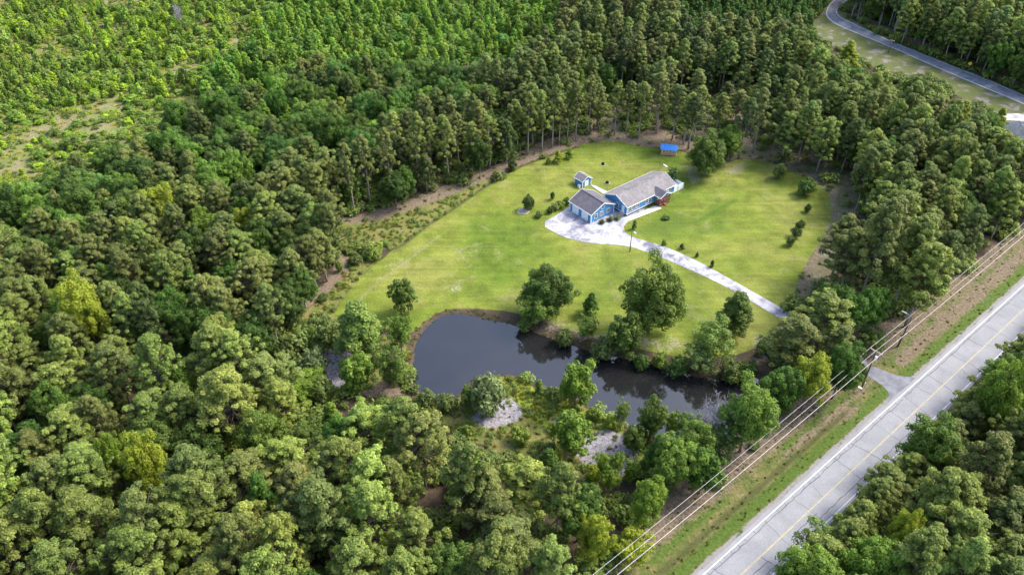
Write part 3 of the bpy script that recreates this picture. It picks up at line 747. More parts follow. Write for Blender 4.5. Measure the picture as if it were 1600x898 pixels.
B_ = 'broadleaf_tree'
hand = [
 ('oak', (857, 486), 415, 88, (.8, .82, .66), 'dark round oak on the pond bank at the lawn, second largest lawn tree', 'tree'),
 ('loose', (836, 506), 455, 66, 'olive', 'thin olive tree on the pond bank in front of the dark round oak', 'tree'),
 ('sweetgum', (922, 490), 454, 27, 'deep', 'small cone-shaped green tree alone between the two big lawn oaks', 'tree'),
 ('oak', (1013, 520), 414, 112, (1.2, 1.08, .8), 'largest round green oak between driveway and pond', 'tree'),
 ('magnolia', (972, 552), 490, 62, 'mid', 'many-stemmed green tree on the bank in front of the largest oak', 'tree'),
 ('loose', (917, 530), 493, 40, 'olive', 'small olive tree on the bank below the cone-shaped tree', 'tree'),
 ('sweetgum', (1143, 518), 452, 60, 'mid', 'green cone-shaped tree touching the lower side of the driveway', 'tree'),
 ('loose', (1108, 566), 495, 74, 'pale', 'pale silvery green tree on the bank right of the largest oak', 'tree'),
 ('loose', (1090, 580), 540, 60, 'grey', 'low grey-green tree at the water below the pale silvery tree', 'tree'),
 ('bush', (1029, 570), 548, 26, 'bright', 'bright green bush at the water below the largest oak, left one of two', 'shrub'),
 ('bush', (1057, 580), 553, 32, 'deep', 'bright green bush at the water below the largest oak, right one of two', 'shrub'),
 ('magnolia', (899, 634), 561, 60, 'bright', 'bright yellow-green tree on the peninsula jutting into the pond', 'tree'),
 ('bush', (762, 644), 586, 62, 'grey', 'large round grey-green bush on the near pond shore beside the gravel', 'shrub'),
 ('bush', (738, 636), 600, 40, 'olive', 'olive bush on the near shore left of the round grey-green bush', 'shrub'),
 ('sapling', (842, 614), 591, 15, 'pale', 'thin pale sapling at the waterline of the peninsula', 'young tree'),
 ('magnolia', (632, 487), 434, 44, 'mid', 'feathery green tree standing alone on the lawn left of the pond', 'tree'),
 ('loose', (628, 548), 485, 48, 'olive', 'light olive tree on the left pond shore', 'tree'),
 ('sweetgum', (566, 560), 465, 84, 'pale', 'tall pale green tree at the lower left corner of the lawn', 'tree'),
 ('magnolia', (562, 610), 550, 54, 'light', 'rounded light green tree right of the left gravel patch', 'tree'),
 ('loose', (617, 604), 538, 60, 'mid', 'soft round green tree at the left shore of the pond', 'tree'),
 ('bush', (500, 520), 492, 50, 'mid', None, None), ('bush', (478, 540), 508, 46, 'olive', None, None), ('bush', (515, 545), 505, 44, 'mid', None, None),
 ('bush', (455, 560), 522, 52, 'mid', None, None), ('bush', (587, 404), 388, 26, 'bright', 'bright green bush at the lawn corner beside the brown track', 'shrub'),
 ('bush', (574, 402), 391, 20, 'deep', None, None), ('bush', (490, 585), 548, 46, 'grey', None, None), ('bush', (505, 625), 590, 46, 'mid', None, None),
 ('broad', (1014, 692), 623, 48, 'mid', 'rounded tree on the near pond shore, left of the grey leafless tree', 'tree'),
 ('loose', (971, 662), 619, 26, 'pale', 'slender pale sapling at the near pond shore', 'young tree'),
 ('loose', (1049, 690), 630, 38, 'light', 'narrow light green tree on the near shore beside the rounded tree', 'tree'),
 ('loose', (1072, 705), 645, 46, 'light', 'loose light green tree on the near shore touching the grey leafless tree', 'tree'),
 ('magnolia', (989, 708), 664, 40, 'mid', 'small glossy tree between gravel patch and near pond shore', 'tree'),
 ('magnolia', (894, 710), 640, 64, 'light', 'light-tipped glossy tree beside the largest near gravel patch', 'tree'),
 ('broad', (1156, 705), 600, 88, 'light', 'large light green tree at the pond end beside the power lines', 'tree'),
 ('bare', (1112, 690), 608, 62, 'mid', 'leafless grey-lilac twiggy tree at the near pond shore', 'tree'),
 ('loose', (1118, 715), 660, 60, 'grey', 'grey-green tree below the leafless twiggy tree', 'tree'),
 ('broad', (1045, 765), 682, 78, 'light', 'light green domed tree right of the largest gravel patch', 'tree'),
 ('magnolia', (1093, 770), 700, 60, 'deep', 'dark green round tree beside the power lines near the light domed tree', 'tree'),
 ('pine_mid', (1268, 545), 449, 92, 'olive', 'bright-topped pine covering the lower end of the driveway', 'tree'),
 ('pine_mid', (1225, 575), 490, 84, 'mid', 'dark pine at the right tip of the pond', 'tree'),
 ('broad', (1252, 640), 552, 64, 'yellow', 'yellow-green leafy tree in the cluster beside the driveway junction', 'tree'),
 ('broad', (1212, 650), 570, 66, 'deep', 'dark broad tree left of the yellow-green one, by the power lines', 'tree'),
 ('broad', (1300, 622), 535, 62, 'deep', 'deep green tree between yellow-green tree and utility pole', 'tree'),
 ('pine_mid', (1292, 585), 505, 60, 'mid', 'pine just right of the yellow-green tree near the junction', 'tree'),
 ('oak', (1101, 274), 208, 64, 'mid', 'round green oak behind the house beside the trampled bare lawn', 'tree'),
 ('broad', (1136, 254), 196, 42, 'light', 'lighter green tree tucked behind the round oak by the lawn', 'tree'),
 ('bush', (1215, 279), 254, 22, 'mid', 'small loose green tree on the right lawn nearest the back woods', 'shrub'),
 ('bush', (1259, 304), 278, 32, 'deep', 'dark spreading bush on the right lawn near the dirt track', 'shrub'),
 ('bush', (1261, 331), 319, 11, 'dark', 'tiny dark shrub below the spreading bush on the right lawn', 'shrub'),
 ('bush', (1249, 358), 344, 15, 'dark', 'upper bush of the short row on the right lawn', 'shrub'),
 ('bush', (1243, 370), 355, 16, 'dark', 'middle bush of the short row on the right lawn', 'shrub'),
 ('bush', (1234, 383), 369, 15, 'mid', 'lower bush of the short row on the right lawn', 'shrub'),
 ('bush', (825, 328), 303, 22, 'dark', 'dark pointed shrub beside the picnic table on the lawn', 'shrub'),
 ('bush', (863, 312), 299, 8, 'dark', 'small dark upright shrub on the lawn left of the garage', 'shrub'),
 ('bush', (842, 339), 330, 13, 'mid', 'low grey-green shrub at the left corner of the parking pad', 'shrub'),
 ('bush', (859, 333), 323, 12, 'dark', 'dark shrub at the left end of the planted row by the garage', 'shrub'),
 ('bush', (867, 328), 317, 13, 'pale', 'pale flowering shrub in the planted row by the garage', 'shrub'),
 ('bush', (876, 324), 313, 14, 'bright', 'yellowish flowering shrub in the planted row by the garage', 'shrub'),
 ('bush', (886, 319), 309, 14, 'deep', 'shrub at the garage end of the planted row', 'shrub'),
 ('sapling', (872, 254), 233, 14, 'yellow', 'yellow-green sapling on the back lawn, tallest of three', 'young tree'),
 ('sapling', (889, 248), 232, 14, 'bright', 'bushy green sapling on the back lawn right of the tallest yellow one', 'young tree'),
 ('sapling', (857, 256), 245, 9, 'bright', 'thin small sapling on the back lawn left of the tallest yellow one', 'young tree'),
 ('sapling', (1112, 417), 406, 8, 'dark', 'small dark-headed tree above the driveway, nearest the road', 'young tree'),
 ('sapling', (1089, 401), 394, 6, 'dark', 'small dark-headed tree above the driveway, middle of the three', 'young tree'),
 ('sapling', (1065, 389), 380, 8, 'dark', 'small dark-headed tree above the driveway, nearest the house', 'young tree'),
 ('sapling', (1037, 383), 374, 9, 'light', 'faint pale sapling above the driveway near the lamp pole', 'young tree'),
 ('sapling', (991, 358), 343, 9, 'olive', 'thin small tree behind the lamp pole at the driveway bend', 'young tree'),
 ('bush', (1040, 342), 337, 14, 'deep', 'low green plant in front of the brown porch', 'shrub'),
 ('thicket_round', (1050, 286), 258, 19, 'grey', 'tall grey-green bush at the back right corner of the house', 'shrub'),
 ('loose', (1357, 545), 515, 52, 'mid', 'loose low tree above the utility pole at the driveway entrance', 'tree'),
 ('bush', (1325, 575), 548, 34, 'grey', None, None), ('bush', (1337, 592), 566, 30, 'mid', None, None),
 ('pine_full', (1414, 510), 372, 96, 'light', 'tall pale-trunked tree leaning over the power lines at the wood corner', 'tree'),
 ('loose', (1272, 880), 820, 80, 'pale', 'pale grey bush beside the road at the bottom', 'tree'),
 ('loose', (985, 875), 830, 78, 'yellow', 'yellow-green drooping tree under the power lines at the bottom', 'tree'),
 ('broad', (1005, 830), 745, 60, 'bright', 'bright green leafy tree beside the power lines near the bottom', 'tree'),
 ('broad', (925, 890), 800, 56, 'yellow', 'yellow-green leafy tree in the bottom woods left of the power lines', 'tree'),
 ('loose', (865, 690), 655, 22, 'bright', None, None), ('sapling_round', (905, 700), 672, 16, 'yellow', None, None),
 ('thicket_round', (940, 742), 708, 30, 'bright', None, None), ('loose', (962, 745), 702, 30, 'bright', None, None), ('sapling_round', (925, 755), 722, 24, 'yellow', None, None), ('thicket_round', (985, 750), 718, 26, 'bright', None, None),
 ('sapling_round', (870, 735), 700, 22, 'yellow', None, None), ('loose', (950, 768), 728, 34, 'bright', None, None),
 ('bare', (305, 222), 182, 20, 'mid', 'pale leafless dead tree among green crowns at the upper left', 'tree'), ('bare', (283, 40), 2, 18, 'mid', 'pale leafless dead tree near the top left edge', 'tree'),
 ('broad', (160, 560), 432, 74, 'yellow', 'yellow-green tree in the middle of the left woods', 'tree'),
 ('broad', (258, 790), 676, 66, 'yellow', 'bright yellow-topped tree in the lower left woods', 'tree'),
 ('broad', (205, 770), 672, 44, 'bright', 'bright green tree left of the yellow-topped tree in the lower left woods', 'tree'),
 ('broad', (270, 380), 285, 62, 'yellow', 'yellow-green tree in the upper left woods', 'tree'),
 ('broad', (402, 395), 318, 44, 'yellow', 'yellow-green tree near the woods corner left of the meadow', 'tree'),
 ('broad', (335, 400), 325, 46, 'bright', None, None),
 ('broad', (500, 230), 155, 76, 'light', 'pale yellow-green broad tree in the woods above the meadow', 'tree'),
 ('sweetgum', (540, 205), 147, 30, 'yellow', 'small yellow-green tree above the pale broad tree', 'tree'),
 ('sweetgum', (905, 170), 104, 26, 'bright', 'bright green tree in the pine wood above the house', 'tree'),
 ('sweetgum', (1197, 80), 28, 30, 'yellow', 'bright yellow-green pointed tree in the upper right woods', 'tree'),
 ('sweetgum', (1320, 110), 60, 34, 'yellow', 'yellow-green tree at the edge of the far roadside verge', 'tree'),
 ('sweetgum', (1500, 190), 155, 26, 'yellow', None, None), ('sweetgum', (1552, 210), 165, 22, 'yellow', 'yellow-green tree beside the dark gravel heap', 'tree'),
 ('sweetgum', (1238, 120), 72, 18, 'bright', None, None), ('broad', (760, 150), 90, 60, 'pale', 'pale rounded tree at the edge of the young thicket', 'tree'),
 ('broad', (20, 420), 355, 90, 'pale', 'pale feathery tree at the left edge of the photo', 'tree'),
 ('broad', (1520, 690), 560, 70, 'bright', 'bright green leafy tree among roadside pines across the road', 'tree'),
 ('broad', (1380, 890), 790, 50, 'yellow', 'yellow-green tree among the pines across the road, near the bottom', 'tree'),
 ('broad', (480, 620), 590, 80, 'bright', None, None), ('thicket', (312, 540), 470, 26, 'light', None, None), ('thicket', (420, 520), 462, 36, 'bright', None, None),
]
for k, base, yt, w, t, lab, cat in hand:
    place(k, base, yt, w, t, lab, cat, 'bare_tree' if k == 'bare' else None)
# edge pines with bare trunks, left to right: (foot x, foot y, top y, width)
EDGE = [(554, 335, 215, 34), (579, 317, 200, 36), (612, 305, 190, 34), (654, 290, 170, 38), (675, 270, 178, 32), (701, 282, 173, 36), (717, 257, 170, 34), (737, 270, 185, 34),
        (765, 262, 176, 34), (799, 237, 158, 30), (808, 235, 150, 30), (824, 242, 140, 34), (862, 231, 112, 34), (874, 227, 140, 28), (886, 220, 130, 28),
        (900, 220, 122, 32), (919, 210, 108, 32), (960, 211, 118, 28), (978, 209, 120, 26), (997, 217, 121, 34), (1025, 209, 106, 34), (1052, 200, 127, 32),
        (1083, 217, 128, 34), (1146, 200, 137, 36), (1176, 239, 133, 36), (1215, 218, 117, 34), (1255, 240, 150, 36), (1238, 226, 130, 32), (1118, 205, 140, 32)]
for i, (x, y, yt, w) in enumerate(EDGE):
    place('pine_tall', (x, y), yt, w, random.choice(['mid', 'olive', 'mid']), None, 'tree', None, 'tall pines along the back edge of the lawn')['edge'] = i
for i, (x, y, yt, w) in enumerate([(1340, 480, 300, 90), (1395, 480, 330, 86), (1310, 462, 350, 70), (1372, 440, 290, 84), (1300, 430, 330, 70)]):
    place('pine_full', (x, y), yt, w, 'olive' if i % 2 else 'mid')


for s0 in np.arange(-24, 150, 5.6):
    s1 = s0 + random.uniform(-1.5, 1.5); X, Y = road_pt(s1, RW + 4.6 + random.uniform(-.6, 1.6))
    kit = random.choice(KITS[random.choice(['pine_full', 'pine_mid', 'pine_full', 'broad'])]); hh = random.uniform(9, 15); rr = random.uniform(3.2, 4.6); v = random.uniform(.85, 1.2)
    plants.append(dict(kit=kit, x=X, y=Y, s=rr / kit.r, sz=hh / kit.h, rot=random.uniform(0, 6.28), tint=tuple(c * v for c in TINT[random.choice(['mid', 'olive', 'olive', 'light'])]), name=kit.kind, label=None, cat=None, group='trees along the far side of the main road', fixed=True))
for base, yt, w, t in (((882, 536), 512, 30, 'mid'), ((942, 556), 526, 44, 'mid'), ((1003, 570), 548, 26, 'deep'), ((820, 512), 494, 24, 'olive'), ((1140, 590), 562, 40, 'mid'), ((1165, 588), 560, 34, 'deep'), ((700, 640), 618, 36, 'mid'), ((668, 632), 612, 30, 'mid'), ((930, 655), 640, 20, 'bright'), ((955, 668), 650, 22, 'lime'), ((812, 690), 668, 36, 'bright')):
    place('bush', base, yt, w, t)
# zones of the woods (tested at the crown's picture position)
def zone_of(px, py, X, Y):
    s, t = st([(X, Y)]); t = float(t[0])
    if t > 0: return 'right'
    fb = PX(X, Y, 0)
    if fb[0] > 1300 and fb[1] < np.interp(fb[0], [1300, 1322, 1334, 1366, 1400, 1467, 1547, 1600, 1700], [-60, -2, 28, 43, 58, 84, 115, 138, 184]): return 'far_ne'
    if inside([(px, py)], CLEARING)[0]: return 'clearing'
    if inside([(px, py)], [(415, -80), (880, -80), (875, 50), (800, 95), (700, 110), (600, 105), (500, 100), (400, 140), (300, 150), (330, 100), (415, 40)])[0]: return 'thicket'
    if inside([(px, py)], [(1060, -80), (1300, -80), (1290, 20), (1270, 45), (1160, 40), (1060, 25)])[0]: return 'plantation'
    if inside([(px, py)], [(110, 262), (215, 225), (285, 165), (300, 140), (400, 135), (600, 100), (720, 110), (770, 150), (640, 175), (560, 240), (480, 250), (300, 290), (200, 330), (-100, 330), (-100, 330), (60, 290)])[0]: return 'mixed'
    if py > 600 or (py > 520 and px < 640): return 'bottom'
    if px < 560: return 'left'
    if px > 1230: return 'ne'
    return 'north'
ZP = {  # spacing, [(kit key, weight, h range, radius range, tints)]
 'right': (6.9, [('pine_full', .8, (14, 21), (4.0, 5.8), ['olive', 'olive', 'light', 'mid']), ('broad', .2, (11, 15), (3.5, 4.5), ['mid', 'bright', 'deep'])]),
 'far_ne': (4.8, [('pine_tall', .5, (19, 24), (3.2, 4.2), ['blue', 'mid', 'light']), ('broad', .5, (9, 15), (3.4, 4.6), ['blue', 'deep', 'mid'])]),
 'thicket': (4.2, [('thicket', .72, (6, 12), (1.7, 2.9), ['bright', 'lush', 'lush', 'light', 'bright', 'mid']), ('thicket_round', .28, (4, 8), (1.9, 3.4), ['mid', 'deep', 'pale', 'blue'])]),
 'plantation': (3.4, [('thicket', .9, (6, 8), (1.5, 2.1), ['blue', 'mid', 'deep']), ('thicket_round', .1, (5, 7), (1.8, 2.2), ['mid'])]),
 'mixed': (5.4, [('broad', .5, (11, 16), (3.4, 5.0), ['mid', 'deep', 'blue', 'dark', 'light']), ('sweetgum', .2, (10, 15), (2.2, 3.2), ['bright', 'mid', 'deep']), ('pine_mid', .3, (12, 16), (3, 4), ['mid', 'dark'])]),
 'bottom': (7.3, [('pine_full', .78, (13, 21), (3.9, 6.0), ['olive', 'light', 'olive', 'mid']), ('broad', .14, (11, 15), (3.5, 4.6), ['mid', 'deep', 'olive']), ('sweetgum', .08, (10, 14), (2.4, 3.2), ['bright', 'deep'])]),
 'left': (6.4, [('pine_full', .6, (14, 18), (3.6, 4.8), ['mid', 'olive', 'mid', 'dark']), ('broad', .25, (11, 14), (3.4, 4.6), ['mid', 'deep', 'dark', 'olive']), ('sweetgum', .15, (9, 13), (2.2, 3.0), ['bright', 'deep', 'mid'])]),
 'ne': (6.3, [('pine_full', .8, (15, 20), (3.8, 4.8), ['olive', 'mid', 'olive', 'light']), ('broad', .2, (11, 14), (3.4, 4.4), ['deep', 'mid'])]),
 'north': (5.0, [('pine_tall', .55, (16, 20), (3.0, 3.9), ['mid', 'olive', 'mid', 'dark']), ('pine_mid', .27, (12, 15), (3.0, 3.8), ['mid', 'dark']), ('broad', .18, (9, 13), (3.0, 4.0), ['deep', 'mid', 'dark'])]),
}
# parts of the picture where no crown may stand (seen open), and where no trunk may stand
OPENPX = [
    [(528, 350), (560, 340), (600, 322), (660, 300), (705, 288), (745, 274), (790, 248), (835, 236), (900, 215), (960, 206), (1030, 212), (1080, 222), (1150, 235), (1200, 236), (1260, 240), (1330, 262),
     (1348, 320), (1330, 380), (1295, 430), (1258, 456), (1238, 480), (1212, 500), (1200, 560), (1185, 610), (1150, 640), (1110, 650), (1060, 660), (990, 655), (970, 690), (1005, 720), (985, 745), (930, 730), (900, 705), (860, 690), (800, 672),
     (740, 668), (690, 640), (640, 615), (600, 612), (545, 620), (500, 600), (490, 560), (430, 525), (470, 480), (505, 440), (530, 400), (520, 380)],
    [(246, 532), (270, 528), (292, 548), (285, 566), (262, 560)],
    [(1262, 45), (1289, 22), (1300, 3), (1324, 3), (1312, 22), (1366, 46), (1412, 64), (1480, 92), (1555, 120), (1600, 140), (1700, 186), (1700, 250), (1610, 224), (1580, 208), (1565, 188), (1540, 168), (1488, 146), (1456, 120), (1422, 119), (1366, 108), (1326, 80), (1284, 69)],
    [(1310, 530), (1330, 505), (1400, 500), (1440, 470), (1500, 430), (1600, 358), (1700, 290), (1700, 340), (1600, 505), (1590, 535), (1520, 590), (1480, 640), (1420, 680), (1370, 720), (1330, 770), (1270, 815), (1225, 890), (1215, 960),
     (930, 960), (960, 890), (1010, 840), (1080, 760), (1120, 715), (1180, 665), (1250, 640), (1330, 590)],
]
forb_w = [WP(LAWN), WP(POND, -.4), WP(PAD), WP(APRON), farpoly, WP(FARVERGE)] + [WP(g) for g in GRAVEL] + [WP(MEADOW)]
def in_view(px, py, mx=130, my=90):
    return (px > -mx) & (px < 1600 + mx) & (py > -my) & (py < 898 + 150)
cand = []
grid_done = {}
def add_zone(zname):
    sp_, mixl = ZP[zname]
    xs = np.arange(-265, 265, sp_); ys = np.arange(52, 385, sp_ * .87)
    P = []
    for j, y in enumerate(ys):
        x = xs + (sp_ / 2 if j % 2 else 0)
        P.append(np.stack([x, np.full_like(x, y)], 1))
    P = np.concatenate(P) + rng.uniform(-.33, .33, (len(np.concatenate(P)), 2)) * sp_ * (1.5 if zname in ('thicket', 'mixed', 'plantation') else 1.15)
    px, py, _ = PX(P[:, 0], P[:, 1], 10.0)
    P = P[in_view(px, py)]
    ok = np.ones(len(P), bool)
    for poly in forb_w: ok &= ~inside(P, poly)
    s, t = st(P)
    edge = np.interp(s, [a for a, _ in VERGE_EDGE], [b for _, b in VERGE_EDGE])
    ok &= ~((t > edge) & (t < RW + 2.6))
    P = P[ok]
    for X, Y in P:
        r = random.random(); acc = 0
        for key, w, hr, rr, tints in mixl:
            acc += w
            if r <= acc: break
        h = random.uniform(*hr); rad = random.uniform(*rr)
        zc = h * .72
        px, py, dep = PX(X, Y, zc)
        if zone_of(px, py, X, Y) != zname: continue
        sc = F_ / dep; rp = rad * sc
        pts = [(px, py), (px - rp * .75, py), (px + rp * .75, py), (px, py - rp * .7), (px, py + rp * .6), PX(X, Y, h)[:2]]
        if zname == 'north':
            pts = pts[:4] + [pts[5]]; bb = PX(X, Y, 0)
            if 900 < bb[0] < 1290 and bb[1] > 150 and random.random() < .68: continue
        if zname == 'ne': pts.append(PX(X, Y, h * .3)[:2])
        if zname == 'right': pts = [pts[0], (px - rp * .3, py)]
        if zname == 'far_ne': pts = pts[:1]
        if any(inside(pts, o).any() for o in OPENPX): continue
        kit = random.choice(KITS[key])
        close = False
        for q in plants:
            if q['fixed'] and (q['x'] - X) ** 2 + (q['y'] - Y) ** 2 < (q['s'] * q['kit'].r * .55 + rad * .55) ** 2: close = True; break
        if close: continue
        v = random.uniform(.72, 1.28) * ({'thicket': 1.4, 'far_ne': 1.3, 'mixed': 1.1}.get(zname, 1.0)); hj = random.uniform(.86, 1.06)
        plants.append(dict(kit=kit, x=X, y=Y, s=rad / kit.r, sz=h / kit.h, rot=random.uniform(0, 6.28), tint=(lambda c: (c[0] * v * hj, c[1] * v, c[2] * v))(TINT[random.choice(tints)]), name=kit.kind,
                           label=None, cat=None, group=None, fixed=False, zone=zname))
for z in ZP: add_zone(z)
# the clearing: young trees in loose patches
def clearing_trees():
    cpoly = WP([(-140, -90), (440, -90), (425, 45), (350, 105), (300, 165), (225, 232), (120, 270), (60, 300), (-140, 345)])
    bare = [WP(p) for p in CLEARBARE]
    P = rng.uniform((-270, 150), (0, 385), (26000, 2))
    P = P[inside(P, cpoly)]
    for p in bare: P = P[~inside(P, p) | (rng.random(len(P)) < .06)]
    px, py, _ = PX(P[:, 0], P[:, 1], 1.0); P = P[in_view(px, py, 110, 70)]
    kept = []; cell = {}
    for X, Y in P:
        dens = math.sin(X * .07 + 1.5 * math.sin(Y * .05)) * math.sin(Y * .06 + .8 * math.sin(X * .04))
        k = (int(X // 2.9), int(Y // 2.9))
        if k in cell: continue
        pxx, pyy, _ = PX(X, Y, 1)
        low = pyy > 175 + (pxx - 0) * -.1 and pyy < 300
        if (dens < -.15 and random.random() < .7) or (low and random.random() < .5) or random.random() < .44: continue
        cell[k] = 1
        key = 'sapling' if random.random() < .55 else 'sapling_round'
        if random.random() < .035: key = random.choice(['thicket', 'loose'])
        kit = random.choice(KITS[key]); h = random.uniform(1.6, 5.2) * (1.0 if not low else .5); rad = random.uniform(.8, 1.9)
        if random.random() < .03: h *= 1.8; rad *= 1.6
        kit_t = random.choice(['lime', 'light', 'light', 'pale', 'olive', 'lime', 'pale', 'mid'])
        v = random.uniform(1.05, 1.65)
        plants.append(dict(kit=kit, x=X, y=Y, s=rad / kit.r, sz=h / kit.h, rot=random.uniform(0, 6.28), tint=tuple(c * v for c in TINT[kit_t]), name='young_tree', label=None, cat=None, group=None, fixed=False, zone='clearing'))
clearing_trees()
# understory shrubs at the wood edges
def edge_shrubs():
    P = rng.uniform((-230, 60), (260, 360), (14000, 2))
    px, py, _ = PX(P[:, 0], P[:, 1], 1.0); P = P[in_view(px, py, 60, 30)]
    lawnw = WP(LAWN); s, t = st(P)
    d = np.minimum(np.abs(sdf(P, lawnw)), np.abs(pond_sd_at(P)))
    ok = np.zeros(len(P), bool)
    near = (np.abs(sdf(P, WP(OPENPX[0]))) < 7) | (np.abs(sdf(P, WP(OPENPX[2]))) < 6)
    edge = np.interp(s, [a for a, _ in VERGE_EDGE], [b for _, b in VERGE_EDGE])
    near |= (t < edge) & (t > edge - 4)
    near |= (t > RW + 3) & (t < RW + 8)
    ok = near & (rng.random(len(P)) < .16)
    for poly in forb_w + [WP(STRAW[0])]: ok &= ~inside(P, poly) | (inside(P, WP(STRAW[0])) & (rng.random(len(P)) < .18) if poly is not forb_w[0] else False)
    for poly in forb_w: ok &= ~inside(P, poly)
    ok &= ~((t > edge + .5) & (t < RW + 2.5))
    for X, Y in P[ok]:
        kit = random.choice(KITS['bush']); h = random.uniform(1.3, 3.2); rad = random.uniform(.9, 1.9); v = random.uniform(.8, 1.1)
        plants.append(dict(kit=kit, x=X, y=Y, s=rad / kit.r, sz=h / kit.h, rot=random.uniform(0, 6.28), tint=tuple(c * v for c in TINT[random.choice(['mid', 'deep', 'bright', 'dark', 'olive'])]), name='shrub', label=None, cat=None, group=None, fixed=False, zone='shrub'))
def pond_sd_at(P): return sdf(P, pond_w)
edge_shrubs()

# what shows of each plant in the photo: coarse front-to-back coverage
SC = .25
W_, Hh_ = 400, 225
cover = np.zeros((Hh_, W_), bool)
for p in plants:
    p['z'] = float(gz(p['x'], p['y']))
    k = p['kit']; h = k.h * p['sz']; r = k.r * p['s']
    zc = h * (.68 if k.kind == 'pine_tree' else .55); px, py, dep = PX(p['x'], p['y'], zc)
    p['px'], p['py'], p['dep'] = px, py, dep
    p['rx'] = r * F_ / dep; p['ry'] = (r * sp + h * .32 * cp) * F_ / dep * .9
for p in sorted(plants, key=lambda q: q['dep']):
    x0, x1 = int((p['px'] - p['rx']) * SC), int((p['px'] + p['rx']) * SC) + 1
    y0, y1 = int((p['py'] - p['ry']) * SC), int((p['py'] + p['ry']) * SC) + 1
    x0, x1, y0, y1 = max(0, x0), min(W_, x1), max(0, y0), min(Hh_, y1)
    if x0 >= x1 or y0 >= y1: p['vis'] = 0; continue
    yy, xx = np.mgrid[y0:y1, x0:x1]
    mk = (((xx + .5) / SC - p['px']) / (p['rx'] * .92)) ** 2 + (((yy + .5) / SC - p['py']) / (p['ry'] * .92)) ** 2 <= 1
    new = mk & ~cover[y0:y1, x0:x1]
    p['vis'] = int(new.sum()); cover[y0:y1, x0:x1] |= mk
    if p['rx'] * 2 * SC < 3 and p['vis'] == 0: p['vis'] = .3
limit = {'pine_tree': 285, 'broadleaf_tree': 250, 'young_tree': 240, 'shrub': 140}
single = []; mass = {k: [] for k in limit}
for kind, lim in limit.items():
    L = sorted([p for p in plants if p['name'] == kind and not p['fixed']], key=lambda q: -q['vis'])
    nf = sum(1 for p in plants if p['fixed'] and p['name'] == kind)
    n = max(0, lim - nf)
    single += [p for p in L[:n] if p['vis'] > (0 if kind in ('young_tree', 'shrub') else 3)]
    ids = {id(p) for p in single}
    mass[kind] = [p for p in L if id(p) not in ids]
single += [p for p in plants if p['fixed']]
print('plants', len(plants), 'single', len(single), {k: len(v) for k, v in mass.items()}, {k: sum(1 for p in single if p['name'] == k) for k in limit})

# labels for the rest: tone + kind + where it stands from the nearest landmark in the photo
LMK = [((930, 320), 'blue garage'), ((1010, 300), 'blue house'), ((1045, 233), 'blue-roofed playhouse'), ((845, 440), 'dark round oak'), ((1012, 465), 'largest lawn oak'),
       ((785, 645), 'middle gravel patch'), ((950, 705), 'largest gravel patch'), ((525, 575), 'left gravel patch'), ((899, 598), 'bright peninsula tree'), ((1366, 555), 'utility pole'),
       ((1250, 590), 'yellow-green cluster tree'), ((1100, 240), 'oak behind the house'), ((258, 715), 'bright yellow-topped tree'), ((160, 470), 'yellow-green left-woods tree'),
       ((270, 320), 'yellow-green upper-left tree'), ((402, 345), 'yellow-green woods-corner tree'), ((500, 190), 'pale yellow-green broad tree'), ((1197, 50), 'yellow-green pointed tree'),
       ((1320, 80), 'far verge yellow tree'), ((1585, 195), 'dark gravel heap'), ((1110, 640), 'leafless twiggy tree'), ((0, 898), 'bottom left photo corner'), ((1600, 898), 'bottom right photo corner'),
       ((0, 0), 'top left photo corner'), ((1600, 0), 'top right photo corner'), ((270, 548), 'left-woods bare patch'), ((485, 470), 'brown track'), ((1500, 110), 'yellow warning sign'),
       ((985, 850), 'drooping yellow tree'), ((925, 840), 'bottom-woods yellow tree'), ((760, 120), 'pale thicket-edge tree'), ((905, 130), 'bright tree above the house'), ((20, 380), 'pale left-edge tree'),
       ((1400, 598), 'driveway entrance'), ((1420, 430), 'tall pale-trunked tree'), ((1520, 610), 'bright tree across the road'), ((1380, 830), 'yellow tree across the road'),
       ((500, 898), 'middle of the bottom edge'), ((1393, 75), 'far roadside pole'), ((100, 190), 'long bare strip'), ((60, 260), 'clearing\'s dry patch'),
       ((290, 105), 'clearing\'s bare spot'), ((70, 65), 'narrow bare track'), ((1305, 20), 'bend of the side road'), ((600, 0), 'top edge above the thicket'), ((1240, 360), 'short bush row')]
def tone_word(t):
    l = (t[0] + t[1]) / 2
    if t[0] > 1.75: return 'yellow-green'
    if l < .72: return 'dark green'
    if t[1] > t[0] * 1.12: return 'bright green' if l > 1.2 else 'deep green'
    if l > 1.4: return 'light olive'
    if l > 1.08: return 'olive green'
    return 'mid green'
ORD = ['nearest', 'second nearest', 'third nearest', 'fourth nearest', 'fifth nearest', 'sixth nearest', 'seventh nearest', 'eighth nearest', 'ninth nearest', 'tenth nearest', 'eleventh nearest', 'twelfth nearest']
for i in range(13, 60): ORD.append('%dth nearest' % i)
groups = {}
GRP = {'right': 'pines and trees across the road', 'far_ne': 'woods beyond the side road', 'thicket': 'young thicket along the top', 'plantation': 'young planted trees by the side road', 'mixed': 'mixed woods above the meadow',
       'bottom': 'woods along the bottom', 'left': 'woods on the left', 'ne': 'pine woods between lawn and side road', 'north': 'pine woods behind the house', 'clearing': 'young trees in the clearing', 'shrub': 'shrubs at the wood edges'}
